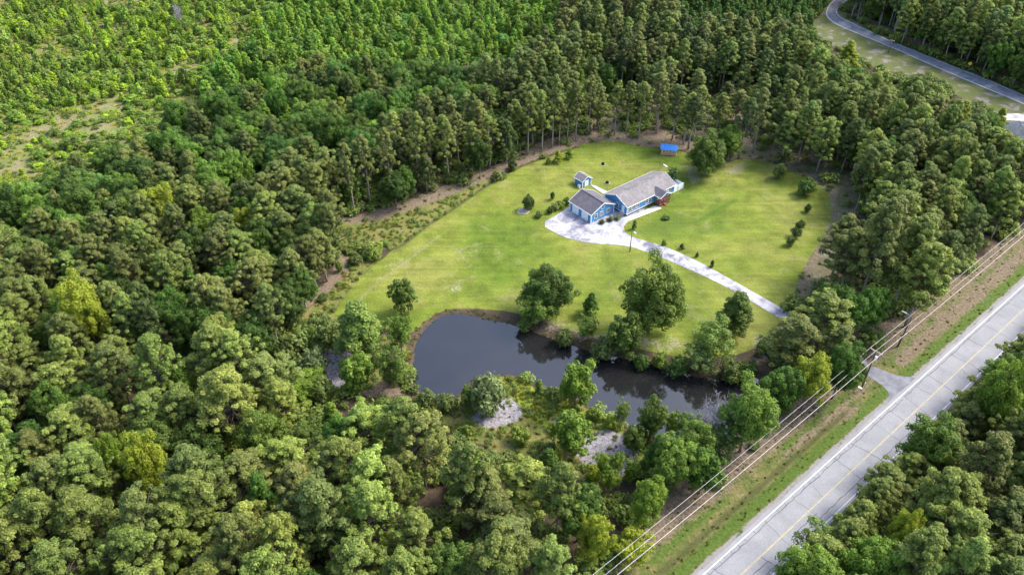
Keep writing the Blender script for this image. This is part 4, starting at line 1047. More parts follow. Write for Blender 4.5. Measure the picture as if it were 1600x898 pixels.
ordw = ['leftmost', 'second from left', 'third from left', 'fourth from left', 'fifth from left', 'sixth from left', 'seventh from left', 'eighth from left', 'ninth from left', 'tenth from left', 'eleventh from left', 'twelfth from left', 'thirteenth from left', 'fourteenth from left',
        'fifteenth from right', 'fourteenth from right', 'thirteenth from right', 'twelfth from right', 'eleventh from right', 'tenth from right', 'ninth from right', 'eighth from right', 'seventh from right', 'sixth from right', 'fifth from right', 'fourth from right', 'third from right', 'second from right', 'rightmost']
for p in [q for q in plants if 'edge' in q]: p['label'] = None
ep = sorted([q for q in plants if 'edge' in q], key=lambda q: q['x'] / q['y'])
for i, p in enumerate(ep):
    p['label'] = 'tall bare-trunked pine at the back edge of the lawn, ' + (ordw[i] if i < 14 else ordw[len(ordw) - (len(ep) - i)])
for p in single:
    if p['label']: continue
    d = [math.hypot(p['px'] - a[0], p['py'] - a[1]) for a, _ in LMK]; i = int(np.argmin(d)); (lx, ly), nm = LMK[i]
    dx, dy = p['px'] - lx, p['py'] - ly
    side = ('right of' if dx > 0 else 'left of') if abs(dx) > abs(dy) else ('below' if dy > 0 else 'above')
    groups.setdefault((nm, side, KINDWORD[p['name']], tone_word(p['tint'])), []).append((d[i], p))
for (nm, side, kw, tw), L in groups.items():
    L.sort(key=lambda q: q[0])
    for i, (dist_, p) in enumerate(L):
        p['label'] = ('%s %s %s the %s' % (tw, kw, side, nm)) + (', ' + ORD[i] if len(L) > 1 else '')
for p in single:
    k = p['kit']
    o = bpy.data.objects.new(p['name'], None); COL.objects.link(o)
    o.empty_display_size = .5
    o.location = (p['x'], p['y'], p['z']); o.rotation_euler = (0, 0, p['rot']); o.scale = (p['s'], p['s'], p['sz'])
    o['label'] = p['label']; o['category'] = p['cat'] or {'pine_tree': 'tree', 'broadleaf_tree': 'tree', 'young_tree': 'young tree', 'shrub': 'shrub'}.get(p['name'], 'tree')
    g = p['group'] or GRP.get(p.get('zone'))
    if g: o['group'] = g
    t = link('trunk' if p['name'] != 'shrub' else 'stem', k.trunk, o)
    c = link('crown' if p['name'] != 'shrub' else 'foliage', k.crown, o)
    c['tint'] = [float(v) for v in p['tint']]

# the rest of each kind: one object each (points carrying whole plants)
SRC = bpy.data.collections.new('plant_sources')
def stuff_instances(name, label_, meshes, recs):
    """recs: (x, y, z, rot, sx, sz, tint, mesh index)"""
    if not recs: return
    srcs = bpy.data.collections.new(name + '_sources')
    order = sorted(range(len(meshes)), key=lambda i: i)
    for i in order:
        srcs.objects.link(bpy.data.objects.new('%s_src_%03d' % (name, i), meshes[i]))
    me = bpy.data.meshes.new(name)
    n = len(recs); me.vertices.add(n)
    me.vertices.foreach_set('co', np.array([r[:3] for r in recs], np.float32).ravel())
    for nm, typ, key, arr in (('rot', 'FLOAT_VECTOR', 'vector', [(0, 0, r[3]) for r in recs]), ('scl', 'FLOAT_VECTOR', 'vector', [(r[4], r[4], r[5]) for r in recs]),
                              ('tint', 'FLOAT_COLOR', 'color', [(*r[6], 1) for r in recs])):
        a = me.attributes.new(nm, typ, 'POINT'); a.data.foreach_set(key, np.array(arr, np.float32).ravel())
    a = me.attributes.new('which', 'INT', 'POINT'); a.data.foreach_set('value', np.array([r[7] for r in recs], np.int32))
    o = link(name, me, kind='stuff', label=label_)
    ng = bpy.data.node_groups.new(name, 'GeometryNodeTree')
    ng.interface.new_socket('Geometry', in_out='INPUT', socket_type='NodeSocketGeometry'); ng.interface.new_socket('Geometry', in_out='OUTPUT', socket_type='NodeSocketGeometry')
    gi = ng.nodes.new('NodeGroupInput'); go = ng.nodes.new('NodeGroupOutput')
    mp_ = ng.nodes.new('GeometryNodeMeshToPoints'); ip = ng.nodes.new('GeometryNodeInstanceOnPoints'); ci = ng.nodes.new('GeometryNodeCollectionInfo')
    ci.inputs['Collection'].default_value = srcs; ci.inputs['Separate Children'].default_value = True; ci.inputs['Reset Children'].default_value = True
    def na(nm, t):
        x = ng.nodes.new('GeometryNodeInputNamedAttribute'); x.data_type = t; x.inputs['Name'].default_value = nm
        return [q for q in x.outputs if q.enabled and q.name == 'Attribute'][0]
    L = ng.links.new
    ip.inputs['Pick Instance'].default_value = True
    L(gi.outputs[0], mp_.inputs['Mesh']); L(mp_.outputs[0], ip.inputs['Points']); L(ci.outputs[0], ip.inputs['Instance'])
    L(na('which', 'INT'), ip.inputs['Instance Index']); L(na('scl', 'FLOAT_VECTOR'), ip.inputs['Scale'])
    e2r = ng.nodes.new('FunctionNodeEulerToRotation'); L(na('rot', 'FLOAT_VECTOR'), e2r.inputs[0]); L(e2r.outputs[0], ip.inputs['Rotation'])
    L(ip.outputs[0], go.inputs[0])
    md = o.modifiers.new('scatter', 'NODES'); md.node_group = ng
    return o
for kind, nm, lb in (('pine_tree', 'pine_forest', 'dense pine woods filling the land around the lawn'), ('broadleaf_tree', 'broadleaf_woods', 'mixed leafy trees among the pine woods'),
                     ('young_tree', 'young_thicket', 'dense young growth covering the clearing and thicket'), ('shrub', 'edge_shrubbery', 'shrubs along the wood edges')):
    kits = []; recs = []
    for p in mass[kind]:
        if p['kit'] not in kits: kits.append(p['kit'])
        recs.append((p['x'], p['y'], p['z'], p['rot'], p['s'], p['sz'], p['tint'], kits.index(p['kit'])))
    stuff_instances(nm, lb, [k.whole for k in kits], recs)
# low brush on the forest floor, weeds in meadow, banks, clearing
def scatter(n, polys, meshes, name, lb, smin, smax, tints, box, avoid=(), zf=1.0, dens=None):
    P = rng.uniform(box[0], box[1], (n, 2))
    ok = np.zeros(len(P), bool)
    for q in polys: ok |= inside(P, q)
    for q in avoid: ok &= ~inside(P, q)
    if dens is not None: ok &= dens(P)
    P = P[ok]
    Z = gz(P[:, 0], P[:, 1]); recs = []
    for (x, y), z in zip(P, Z):
        t = TINT[random.choice(tints)]; v = random.uniform(.75, 1.15); s = random.uniform(smin, smax)
        recs.append((x, y, float(z), random.uniform(0, 6.28), s, s * zf * random.uniform(.7, 1.2), tuple(c * v for c in t), random.randrange(len(meshes))))
    print(name, len(recs)); stuff_instances(name, lb, meshes, recs)
frame = WP([(-120, -60), (1720, -60), (1720, 960), (-120, 960)])
def forest_d(P):
    s, t = st(P); edge = np.interp(s, [a for a, _ in VERGE_EDGE], [b for _, b in VERGE_EDGE])
    return ~((t > edge) & (t < RW + 3))
scatter(52000, [frame], LOWKIT, 'undergrowth', 'low green brush covering the forest floor', .9, 2.6, ['mid', 'bright', 'light', 'olive'], ((-240, 55), (240, 365)),
        [WP(LAWN), smooth(WP(POND), 1), WP(PAD), WP(APRON), farpoly, WP(FARVERGE), WP(MEADOW), WP(CLEARING)] + [WP(g) for g in GRAVEL + STRAW[1:] + CLEARBARE + WEEDS + [PENINSULA, NORTHBANK]], 1.0, lambda P: forest_d(P) & (rng.random(len(P)) < np.where(inside(P, WP(STRAW[0])), np.where(PX(P[:, 0], P[:, 1], 0)[1] < 205, .26, .04), .45)))
scatter(60000, [WP(CLEARING)], LOWKIT + WEEDKIT, 'clearing_weeds', 'yellow-green weeds covering the clearing', .5, 1.5, ['lime', 'light', 'bright', 'olive', 'lime'], ((-270, 150), (0, 350)), [], .7, lambda P: rng.random(len(P)) < np.where(np.any([inside(P, WP(p)) for p in CLEARBARE], 0), .2, .4))
scatter(30000, [WP(MEADOW)] + [WP(w) for w in WEEDS] + [WP(STRAW[0])], WEEDKIT + LOWKIT[:2], 'meadow_weeds', 'rough weeds in the meadow strip and on the pond banks', .4, .95, ['light', 'olive', 'mid', 'bright'],
        ((-110, 90), (140, 260)), [smooth(WP(POND), 1), WP(LAWN)] + [WP(g) for g in GRAVEL], .8, lambda P: ~(inside(P, WP(STRAW[0])) & (rng.random(len(P)) > .12)))
pondz = smooth(WP(POND, -.45), 2)
scatter(60000, [frame], WEEDKIT, 'bank_reeds', 'rough grass along the edge of the pond', .25, .55, ['olive', 'mid', 'light'], ((-60, 85), (130, 200)), [], 1.0, lambda P: (lambda d: (d > -.15) & (d < 1.6) & (rng.random(len(P)) < .4))(sdf(P, pondz)))
scatter(9000, [WP(PENINSULA)], WEEDKIT, 'shore_grass', 'bright yellow-green grass on the peninsula', .3, .6, ['lime', 'bright', 'bright'], ((-10, 100), (60, 170)), [smooth(WP(POND), 1)], .8)
scatter(26000, [WP(g) for g in GRAVEL], WEEDKIT + LOWKIT[:1], 'gravel_weeds', 'sparse weeds growing through the gravel patches', .25, .55, ['mid', 'light', 'bright'], ((-60, 90), (60, 170)), [], .9, lambda P: rng.random(len(P)) < .12)
scatter(30000, [frame], WEEDKIT, 'verge_weeds', 'uneven grass tufts on the roadside verge', .2, .5, ['mid', 'deep', 'olive', 'bright'], ((10, 60), (230, 250)), [WP(APRON)], .8, lambda P: (lambda t: (t < -1.3) & (t > -11) & (rng.random(len(P)) < .45))(st(P)[1]))

# ------------------------------------------------------------------ buildings
HA = R_(38.5)
def shingle(name, c1, c2):
    m = NT(name); co = m.coord()
    br = m.new('ShaderNodeTexBrick'); m.link(co, br.inputs['Vector']); br.inputs['Scale'].default_value = 1
    br.inputs['Brick Width'].default_value = .5; br.inputs['Row Height'].default_value = .22; br.inputs['Mortar Size'].default_value = .015
    br.inputs['Color1'].default_value = (*c1, 1); br.inputs['Color2'].default_value = (*c2, 1); br.inputs['Mortar'].default_value = (*[x * .6 for x in c1], 1)
    n = m.noise(co, 1.3, 6, .7); n2 = m.noise(co, .35, 3)
    c = m.mix(1.0, br.outputs['Color'], m.ramp(n, [(.3, .8), (.7, 1.2)]), 'MULTIPLY')
    c = m.mix(1.0, c, m.ramp(n2, [(.3, .88), (.7, 1.12)]), 'MULTIPLY')
    m.color(c); m.rough(.9); return m.m
M['shingle'] = shingle('grey_shingles', (.175, .162, .163), (.215, .20, .20))
M['shingle_d'] = shingle('dark_shingles', (.10, .092, .11), (.13, .12, .135))
def siding(name, c):
    m = NT(name); co = m.coord()
    sx = m.new('ShaderNodeSeparateXYZ'); m.link(co, sx.inputs[0])
    w = m.math('FRACT', m.math('MULTIPLY', sx.outputs['Z'], 5.0))
    n = m.noise(co, 1.5, 4)
    a = tuple(x * .9 for x in c); b_ = tuple(min(1, x * 1.1) for x in c)
    cc = m.ramp(n, [(.3, a), (.7, b_)])
    m.color(cc); m.rough(.6); m.bump(w, .6, .03); return m.m
M['blue'] = siding('blue_siding', (.09, .26, .46))
M['white'] = plain('white_trim', (.80, .80, .80), .5, .04)
M['whitedoor'] = siding('white_panels', (.88, .88, .88))
M['skirt'] = plain('dark_skirting', (.045, .042, .045), .8)
M['wood'] = plain('red_brown_wood', (.20, .085, .06), .8, .3, 5)
M['cedar'] = plain('orange_cedar', (.68, .32, .14), .8, .25, 5)
M['woodl'] = plain('weathered_wood', (.42, .36, .30), .9, .25, 5)
m = NT('window_glass'); m.color((.02, .025, .03)); m.rough(.08); m.b.inputs['Specular IOR Level'].default_value = .8; M['glass'] = m.m
M['metal'] = plain('galvanised_metal', (.45, .46, .48), .4, .15, 3, .7)
M['iron'] = plain('black_iron', (.02, .02, .022), .6)
M['pole'] = bark('weathered_pole', (.10, .085, .075), (.20, .17, .15))
M['blueroof'] = plain('blue_metal_roof', (.05, .24, .62), .45, .15, 2)
M['yellow'] = plain('yellow_sign_sheet', (.85, .50, .02), .4, .05)
M['green'] = plain('green_sign_sheet', (.05, .42, .26), .4, .05)
M['curtain'] = plain('window_blinds', (.6, .6, .6), .8, .05)

def gable(b, x0, x1, y0, y1, ze, zr, along='x', oh=.35, th=.14):
    """two roof slabs with overhang; returns nothing"""
    if along == 'x':
        ym = (y0 + y1) / 2; k = (zr - ze) / (ym - y0)
        for sgn, ye in ((-1, y0 - oh), (1, y1 + oh)):
            z_e = ze - k * oh
            c = [(x0 - oh, ye, z_e), (x1 + oh, ye, z_e), (x1 + oh, ym, zr), (x0 - oh, ym, zr)]
            if sgn > 0: c = c[::-1]
            b.hexa([(p[0], p[1], p[2]) for p in c] + [(p[0], p[1], p[2] + th) for p in c])
    else:
        xm = (x0 + x1) / 2; k = (zr - ze) / (xm - x0)
        for sgn, xe in ((-1, x0 - oh), (1, x1 + oh)):
            z_e = ze - k * oh
            c = [(xe, y0 - oh, z_e), (xe, y1 + oh, z_e), (xm, y1 + oh, zr), (xm, y0 - oh, zr)]
            if sgn < 0: c = c[::-1]
            b.hexa([(p[0], p[1], p[2]) for p in c] + [(p[0], p[1], p[2] + th) for p in c])
def walls(b, x0, x1, y0, y1, z0, ze, zr, along='x'):
    if along == 'x':
        ym = (y0 + y1) / 2; o = [(y0, z0), (y1, z0), (y1, ze), (ym, zr), (y0, ze)]
        A_ = [(x0, y, z) for y, z in o]; B2 = [(x1, y, z) for y, z in o]
    else:
        xm = (x0 + x1) / 2; o = [(x1, z0), (x0, z0), (x0, ze), (xm, zr), (x1, ze)]
        A_ = [(x, y0, z) for x, z in o]; B2 = [(x, y1, z) for x, z in o]
    b.face(A_[::-1]); b.face(B2)
    for i in range(5):
        j = (i + 1) % 5; b.face([A_[i], A_[j], B2[j], B2[i]])
def window(parent, axis_, at, u0, u1, z0, z1, out, nm='window'):
    """axis_ 'x': wall runs along x at y=at, out=-1/+1 outward sign"""
    fr = MB(); gl = MB(); t = .09; d = .07 * out
    def bx(b, a0, a1, c0, c1, o0, o1):
        lo, hi = sorted((at + o0 * out, at + o1 * out))
        if axis_ == 'x': b.box(a0, a1, lo, hi, c0, c1)
        else: b.box(lo, hi, a0, a1, c0, c1)
    bx(fr, u0 - t, u0, z0, z1, .002, .07); bx(fr, u1, u1 + t, z0, z1, .002, .07)
    bx(fr, u0 - t, u1 + t, z1, z1 + t, .002, .07); bx(fr, u0 - t, u1 + t, z0 - t, z0, .002, .08)
    bx(fr, u0, u1, (z0 + z1) / 2 - .03, (z0 + z1) / 2 + .03, .002, .055); bx(fr, (u0 + u1) / 2 - .02, (u0 + u1) / 2 + .02, (z0 + z1) / 2 + .03, z1, .002, .05)
    bx(gl, u0, u1, z0, z1, .004, .03)
    w = fr.build(nm, M['white'], parent); gl.build('pane', M['glass'], w)
    return w
def corner_trim(parent, cs, z0, z1, w=.14):
    for (x, y) in cs:
        b = MB(); b.box(x - w / 2 - .01, x + w / 2 + .01, y - w / 2 - .01, y + w / 2 + .01, z0, z1); b.build('corner_trim', M['white'], parent)

# main house: origin at near front corner, x along front, y back
hx, hy = G(978.8, 338.6)
HL, HD = 18.2, 8.4
house = thing('house', 'long blue single-storey house with grey shingle roof and brown front porch', 'house', (hx, hy, .0), HA)
b = MB(); walls(b, 0, HL, 0, HD, .7, 3.05, 4.75, 'x'); b.build('wall', M['blue'], house)
b = MB(); b.box(.06, HL - .06, .06, HD - .06, .0, .7); b.build('skirting', M['skirt'], house)
b = MB(); gable(b, 0, HL, 0, HD, 3.08, 4.80, 'x', .32, .12); roof = b.build('roof', M['shingle'], house)
b = MB(); k_ = (4.80 - 3.08) / (HD / 2); ze_ = 3.08 - k_ * .32
b.beam((-.34, -.34, ze_ + .0), (HL + .34, -.34, ze_ + .0), .05, .26); b.beam((-.34, HD + .34, ze_), (HL + .34, HD + .34, ze_), .05, .26)
for xx_ in (-.345, HL + .345):
    b.beam((xx_, -.36, ze_ + .02), (xx_, HD / 2, 4.84), .05, .26); b.beam((xx_, HD + .36, ze_ + .02), (xx_, HD / 2, 4.84), .05, .26)
b.build('fascia', M['white'], roof)
b = MB(); b.beam((-.3, HD / 2, 4.94), (HL + .3, HD / 2, 4.94), .3, .05); b.build('ridge_cap', M['shingle'], roof)
for vx, vy in ((4.5, 5.4), (9.2, 5.2), (14, 5.6)):
    b = MB(); zv = 4.80 - k_ * (vy - HD / 2) + .1; b.tube([(vx, vy, zv), (vx, vy, zv + .4)], [.07, .07], 7); b.build('vent_pipe', M['white'], roof)
corner_trim(house, [(0, 0), (HL, 0), (HL, HD), (0, HD)], .68, 3.0, .18)
b = MB(); b.beam((0, -.03, .66), (HL, -.03, .66), .06, .16); b.beam((-.03, 0, .66), (-.03, HD, .66), .06, .16); b.build('base_trim', M['white'], house)
for u0, u1 in ((.55, 1.45), (2.0, 2.9), (3.5, 4.4), (7.0, 7.9), (8.2, 9.1)): window(house, 'x', 0, u0, u1, 1.35, 2.55, -1)
for u0, u1 in ((14.9, 15.8), (16.0, 16.7)): window(house, 'x', 0, u0, u1, 1.35, 2.55, -1)
window(house, 'y', 0, 3.2, 4.1, 1.5, 2.6, -1)
for u0 in (3, 8, 13): window(house, 'x', HD, u0, u0 + .9, 1.4, 2.6, 1)
b = MB(); b.box(-.07, -.002, 1.0, 1.95, .75, 2.75); dr = b.build('door', M['whitedoor'], house)
b = MB(); b.box(-.12, -.07, 1.78, 1.86, 1.7, 1.82); b.build('handle', M['iron'], dr)
b = MB(); b.box(-.9, -.02, .85, 2.1, .0, .68); b.box(-1.25, -.9, .85, 2.1, .0, .35); b.build('side_steps', M['woodl'], house)
# porch
px0, px1, py0 = 10.2, 14.1, -2.3
b = MB(); b.box(px0, px1, py0, -.04, .55, .7)
for x in np.arange(px0 + .05, px1, .22): b.box(x, x + .05, py0 + .01, -.05, .701, .708)
for x in (px0 + .1, (px0 + px1) / 2, px1 - .1): b.box(x - .07, x + .07, py0 + .03, py0 + .17, 0, .55)
b.box(px0 + .05, px1 - .05, py0 + .06, py0 + .09, .05, .5); b.build('porch_deck', M['wood'], house)
for x in (px0 + .1, px0 + 1.5, px1 - 1.4, px1 - .1):
    b = MB(); b.box(x - .07, x + .07, py0 + .02, py0 + .16, .71, 3.0); b.build('porch_post', M['wood'], house)
def rail(nm, pts, z0, mat, parent, hgt=.95, step=.16):
    b = MB()
    for (ax, ay), (bx_, by) in zip(pts, pts[1:]):
        L = math.hypot(bx_ - ax, by - ay)
        b.beam((ax, ay, z0 + hgt), (bx_, by, z0 + hgt), .1, .06); b.beam((ax, ay, z0 + .12), (bx_, by, z0 + .12), .05, .06)
        n = max(2, int(L / step))
        for i in range(n + 1):
            x, y = ax + (bx_ - ax) * i / n, ay + (by - ay) * i / n; b.box(x - .02, x + .02, y - .02, y + .02, z0 + .15, z0 + hgt - .03)
    return b.build(nm, mat, parent)
rail('porch_railing', [(px0 + .1, -.1), (px0 + .1, py0 + .09), (px0 + 1.5, py0 + .09)], .71, M['wood'], house)
rail('porch_railing', [(px1 - 1.4, py0 + .09), (px1 - .1, py0 + .09), (px1 - .1, -.1)], .71, M['wood'], house)
b = MB(); b.box(px0 + 1.6, px1 - 1.5, py0 - .35, py0, .0, .5); b.box(px0 + 1.6, px1 - 1.5, py0 - .7, py0 - .35, .0, .25); b.build('porch_steps', M['wood'], house)
b = MB(); gable(b, px0, px1, py0, 1.4, 3.0, 4.0, 'y', .25, .1); pr = b.build('porch_roof', M['shingle_d'], house)
b = MB(); xm = (px0 + px1) / 2; kk = 1.0 / (xm - px0)
for sg, xe in ((-1, px0 - .27), (1, px1 + .27)): b.beam((xe, py0 - .27, 3.0 - kk * .27 + .04), (xm, py0 - .27, 4.04), .05, .24); b.beam((xe, py0 - .25, 3.0 - kk * .27 + .04), (xe, -.1, 3.0 - kk * .27 + .04), .05, .2)
b.build('fascia', M['white'], pr)
b = MB(); b.face([(px0, py0 + .03, 3.0), (px1, py0 + .03, 3.0), (xm, py0 + .03, 3.97)]); b.face([(xm, py0 + .08, 3.97), (px1, py0 + .08, 3.0), (px0, py0 + .08, 3.0)]); b.box(px0, px1, py0 + .02, py0 + .12, 2.86, 3.0); b.build('gable_wall', M['blue'], pr)
b = MB(); b.box(11.7, 12.65, -.07, -.002, .75, 2.8); dr = b.build('door', M['whitedoor'], house); b = MB(); b.box(12.48, 12.56, -.12, -.07, 1.7, 1.82); b.build('handle', M['iron'], dr)
# flower bed strip in front and roof antenna-like pipe behind
slab('garden_path', plain('front_walk', (.55, .50, .47), .9, .2), [tuple(np.array((hx, hy)) + np.array((math.cos(HA), math.sin(HA))) * a + np.array((-math.sin(HA), math.cos(HA))) * c_) for a, c_ in ((-.6, -1.9), (15, -3.6), (15, -2.9), (9.6, -1.0), (-.6, -.6))], .055, 0)

# white ramp and railing on the right end
def loc(a, c_, z=0): return (hx + math.cos(HA) * a - math.sin(HA) * c_, hy + math.sin(HA) * a + math.cos(HA) * c_, z)
ramp = thing('access_ramp', 'white painted wooden ramp with solid rails at the right end of the blue house', 'ramp', loc(HL, 0), HA)
b = MB(); b.box(.05, 4.2, .35, 4.9, .55, .68)
for x in (.3, 2.2, 4.0):
    for y in (.6, 2.6, 4.7): b.box(x - .05, x + .05, y - .05, y + .05, 0, .545)
b.build('deck', M['white'], ramp)
b = MB(); b.box(.06, 4.12, .27, .33, .1, 2.0); b.box(4.13, 4.20, .36, 4.9, .69, 1.75); b.box(1.2, 4.12, 4.84, 4.9, .69, 1.75)
b.build('side_panel', M['white'], ramp)
for x, y in ((.1, .22), (2.1, .22), (4.24, .24), (4.26, 2.6), (4.24, 4.96)):
    b = MB(); b.box(x - .06, x + .06, y - .05, y + .05, 0, 1.9); b.build('post', M['white'], ramp)

# garage
gx0, gy0 = G(922.9, 348.8)
GA = HA
gar = thing('garage', 'blue two-door garage with dark shingle roof beside the parking pad', 'garage', (gx0, gy0, 0), GA)
GW, GD = 8.2, 8.1        # x: along gable front, y: door side length
b = MB(); walls(b, 0, GW, 0, GD, 0, 2.75, 4.6, 'y'); b.build('wall', M['blue'], gar)
b = MB(); gable(b, 0, GW, 0, GD, 2.80, 4.68, 'y', .35, .12); gr = b.build('roof', M['shingle_d'], gar)
b = MB(); kk = (4.68 - 2.80) / (GW / 2); z_ = 2.80 - kk * .35
for xe in (-.37, GW + .37): b.beam((xe, -.37, z_ + .02), (xe, GD + .37, z_ + .02), .05, .26)
for ye in (-.375, GD + .375):
    for xe in (-.38, GW + .38): b.beam((xe, ye, z_ + .02), (GW / 2, ye, 4.73), .05, .26)
b.build('fascia', M['white'], gr)
corner_trim(gar, [(0, 0), (GW, 0), (0, GD), (GW, GD)], 0.02, 2.62, .2)
for y0 in (1.15, 4.75):
    d_ = MB(); d_.box(-.06, -.002, y0, y0 + 2.45, .03, 2.25); dd = d_.build('garage_door', M['whitedoor'], gar)
    d_ = MB()
    for z in (.58, 1.13, 1.68): d_.box(-.075, -.06, y0 + .02, y0 + 2.43, z, z + .03)
    d_.build('panel_groove', M['metal'], dd); d_ = MB(); d_.box(-.11, -.062, y0 + 1.1, y0 + 1.35, .4, .46); d_.build('handle', M['iron'], dd)
for u in (1.2, 3.2, 5.7): window(gar, 'x', 0, u, u + 1.0, 1.0, 2.1, -1)
window(gar, 'x', 0, 3.6, 4.6, 3.05, 3.75, -1)
b = MB(); b.beam((GW / 2 - .02, -.3, 4.82), (GW / 2 - .02, GD + .3, 4.82), .28, .05); b.build('ridge_cap', M['shingle_d'], gr)

# garden shed behind garage
sx0, sy0 = G(909.6, 293.6)
shed = thing('garden_shed', 'small blue shed with grey gable roof behind the garage', 'shed', (sx0, sy0, 0), HA)
SW, SD = 3.2, 3.1
b = MB(); walls(b, 0, SW, 0, SD, 0, 2.1, 3.0, 'y'); b.build('wall', M['blue'], shed)
b = MB(); gable(b, 0, SW, 0, SD, 2.13, 3.05, 'y', .28, .09); r2 = b.build('roof', M['shingle'], shed)
b = MB(); kk = (3.05 - 2.13) / (SW / 2); z_ = 2.13 - kk * .28
for xe in (-.3, SW + .3): b.beam((xe, -.3, z_ + .02), (xe, SD + .3, z_ + .02), .05, .18)
for ye in (-.305, SD + .305):
    for xe in (-.3, SW + .3): b.beam((xe, ye, z_ + .02), (SW / 2, ye, 3.09), .05, .18)
b.build('fascia', M['white'], r2); corner_trim(shed, [(0, 0), (SW, 0), (0, SD), (SW, SD)], .02, 2.0, .15)
b = MB(); b.box(.9, 2.3, -.06, -.002, .05, 1.9); d_ = b.build('door', M['whitedoor'], shed); b = MB(); b.box(1.56, 1.64, -.1, -.06, .9, 1.1); b.build('handle', M['iron'], d_)
b = MB(); b.box(-.9, -.45, .2, .9, 0, .9); b.box(-.95, -.4, .15, .95, .9, .98); bn = b.build('storage_bin', M['white']); bn.parent = None
bn.location = (sx0, sy0, 0); bn.rotation_euler = (0, 0, HA); bn['label'] = 'small white storage bin at the left side of the garden shed'; bn['category'] = 'bin'

# playhouse with blue roof
bx0, by0 = G(1032, 241.3)
ba = math.atan2(G(1055, 244)[1] - by0, G(1055, 244)[0] - bx0)
ph = thing('playhouse', 'small cedar playhouse with bright blue roof at the back lawn edge', 'playhouse', (bx0, by0, 0), ba)
PW, PD = 4.5, 2.8
b = MB(); walls(b, 0, PW, 0, PD, .15, 1.9, 2.75, 'x'); b.build('wall', M['cedar'], ph)
b = MB(); gable(b, 0, PW, 0, PD, 1.95, 2.82, 'x', .25, .07); b.build('roof', M['blueroof'], ph)
b = MB(); b.box(-.05, PW + .05, -.05, PD + .05, 0, .15); b.build('floor', M['woodl'], ph)
b = MB(); b.box(1.95, 2.6, -.06, -.002, .2, 1.75); b.build('door', M['woodl'], ph)
for u in (.5, 3.3): window(ph, 'x', 0, u, u + .75, .9, 1.5, -1)
b = MB()
for z in (.5, .8, 1.1, 1.4): b.box(.05, 1.9, -.03, -.002, z, z + .02); b.box(2.65, PW - .05, -.03, -.002, z, z + .02)
b.build('board_joint', M['wood'], ph)

# ------------------------------------------------------------------ poles and wires
def pole_mesh(b, h, r): b.tube([(0, 0, -.3), (0, 0, h * .5), (0, 0, h)], [r, r * .85, r * .65], 10)
lpx, lpy = G(984, 393)
lamp = thing('lamp_pole', 'wooden pole with a white area light beside the driveway bend', 'lamp post', (lpx, lpy, gz(lpx, lpy)), 0)
LH = height_for((984, 393), 360)
b = MB(); pole_mesh(b, LH, .13); b.build('pole', M['pole'], lamp, True)
b = MB(); b.tube([(0, 0, LH - .4), (.25, -.3, LH - .1), (.5, -.6, LH - .15)], [.04, .04, .04], 6); b.build('arm', M['metal'], lamp)
b = MB(); b.tube([(.45, -.5, LH - .2), (.8, -.95, LH - .25)], [.14, .2], 8); b.build('lamp_head', M['white'], lamp)
# second lamp behind the house
l2x, l2y = G(1048, 278)
l2 = thing('lamp_pole', 'pole with slim white light standing behind the right end of the house', 'lamp post', (l2x, l2y, 0), 0)
h2 = height_for((1048, 278), 264)
b = MB(); pole_mesh(b, h2, .1); b.build('pole', M['pole'], l2, True)
b = MB(); b.beam((-.1, 0, h2 - .2), (-1.5, .8, h2 + .35), .1, .06); b.build('arm', M['metal'], l2)
b = MB(); b.beam((-1.3, .7, h2 + .3), (-2.3, 1.25, h2 + .7), .26, .12); b.build('lamp_head', M['white'], l2)
# utility pole on the road
upx, upy = G(1347, 604); UH = 10.2
up = thing('utility_pole', 'wooden utility pole with crossarm at the driveway entrance', 'utility pole', (upx, upy, gz(upx, upy)), RD_A)
b = MB(); pole_mesh(b, UH, .17); b.build('pole', M['pole'], up, True)
b = MB(); b.beam((0, -1.25, UH - .35), (0, 1.25, UH - .35), .12, .14); b.beam((.0, -.8, UH - .42), (0, 0, UH - 1.0), .05, .05); b.beam((0, .8, UH - .42), (0, 0, UH - 1.0), .05, .05); arm_ = b.build('crossarm', M['woodl'], up)
for y in (-1.15, .0, 1.15):
    b = MB(); b.tube([(0, y, UH - .28), (0, y, UH - .16), (0, y, UH - .1), (0, y, UH - .02)], [.05, .08, .05, .05], 8); b.build('insulator', M['white'], arm_ if y else up)
b = MB(); b.tube([(.0, -.42, UH - 2.4), (.0, -.42, UH - 1.5), (0, -.42, UH - 1.42)], [.24, .24, .12], 10); b.build('transformer', M['white'], up)
b = MB(); b.box(-.12, .12, -.35, -.3, 1.2, 1.5); b.build('number_plate', M['white'], up)
def world(o_xy, ang, lx, ly, lz): return Vector((o_xy[0] + math.cos(ang) * lx - math.sin(ang) * ly, o_xy[1] + math.sin(ang) * lx + math.cos(ang) * ly, lz))
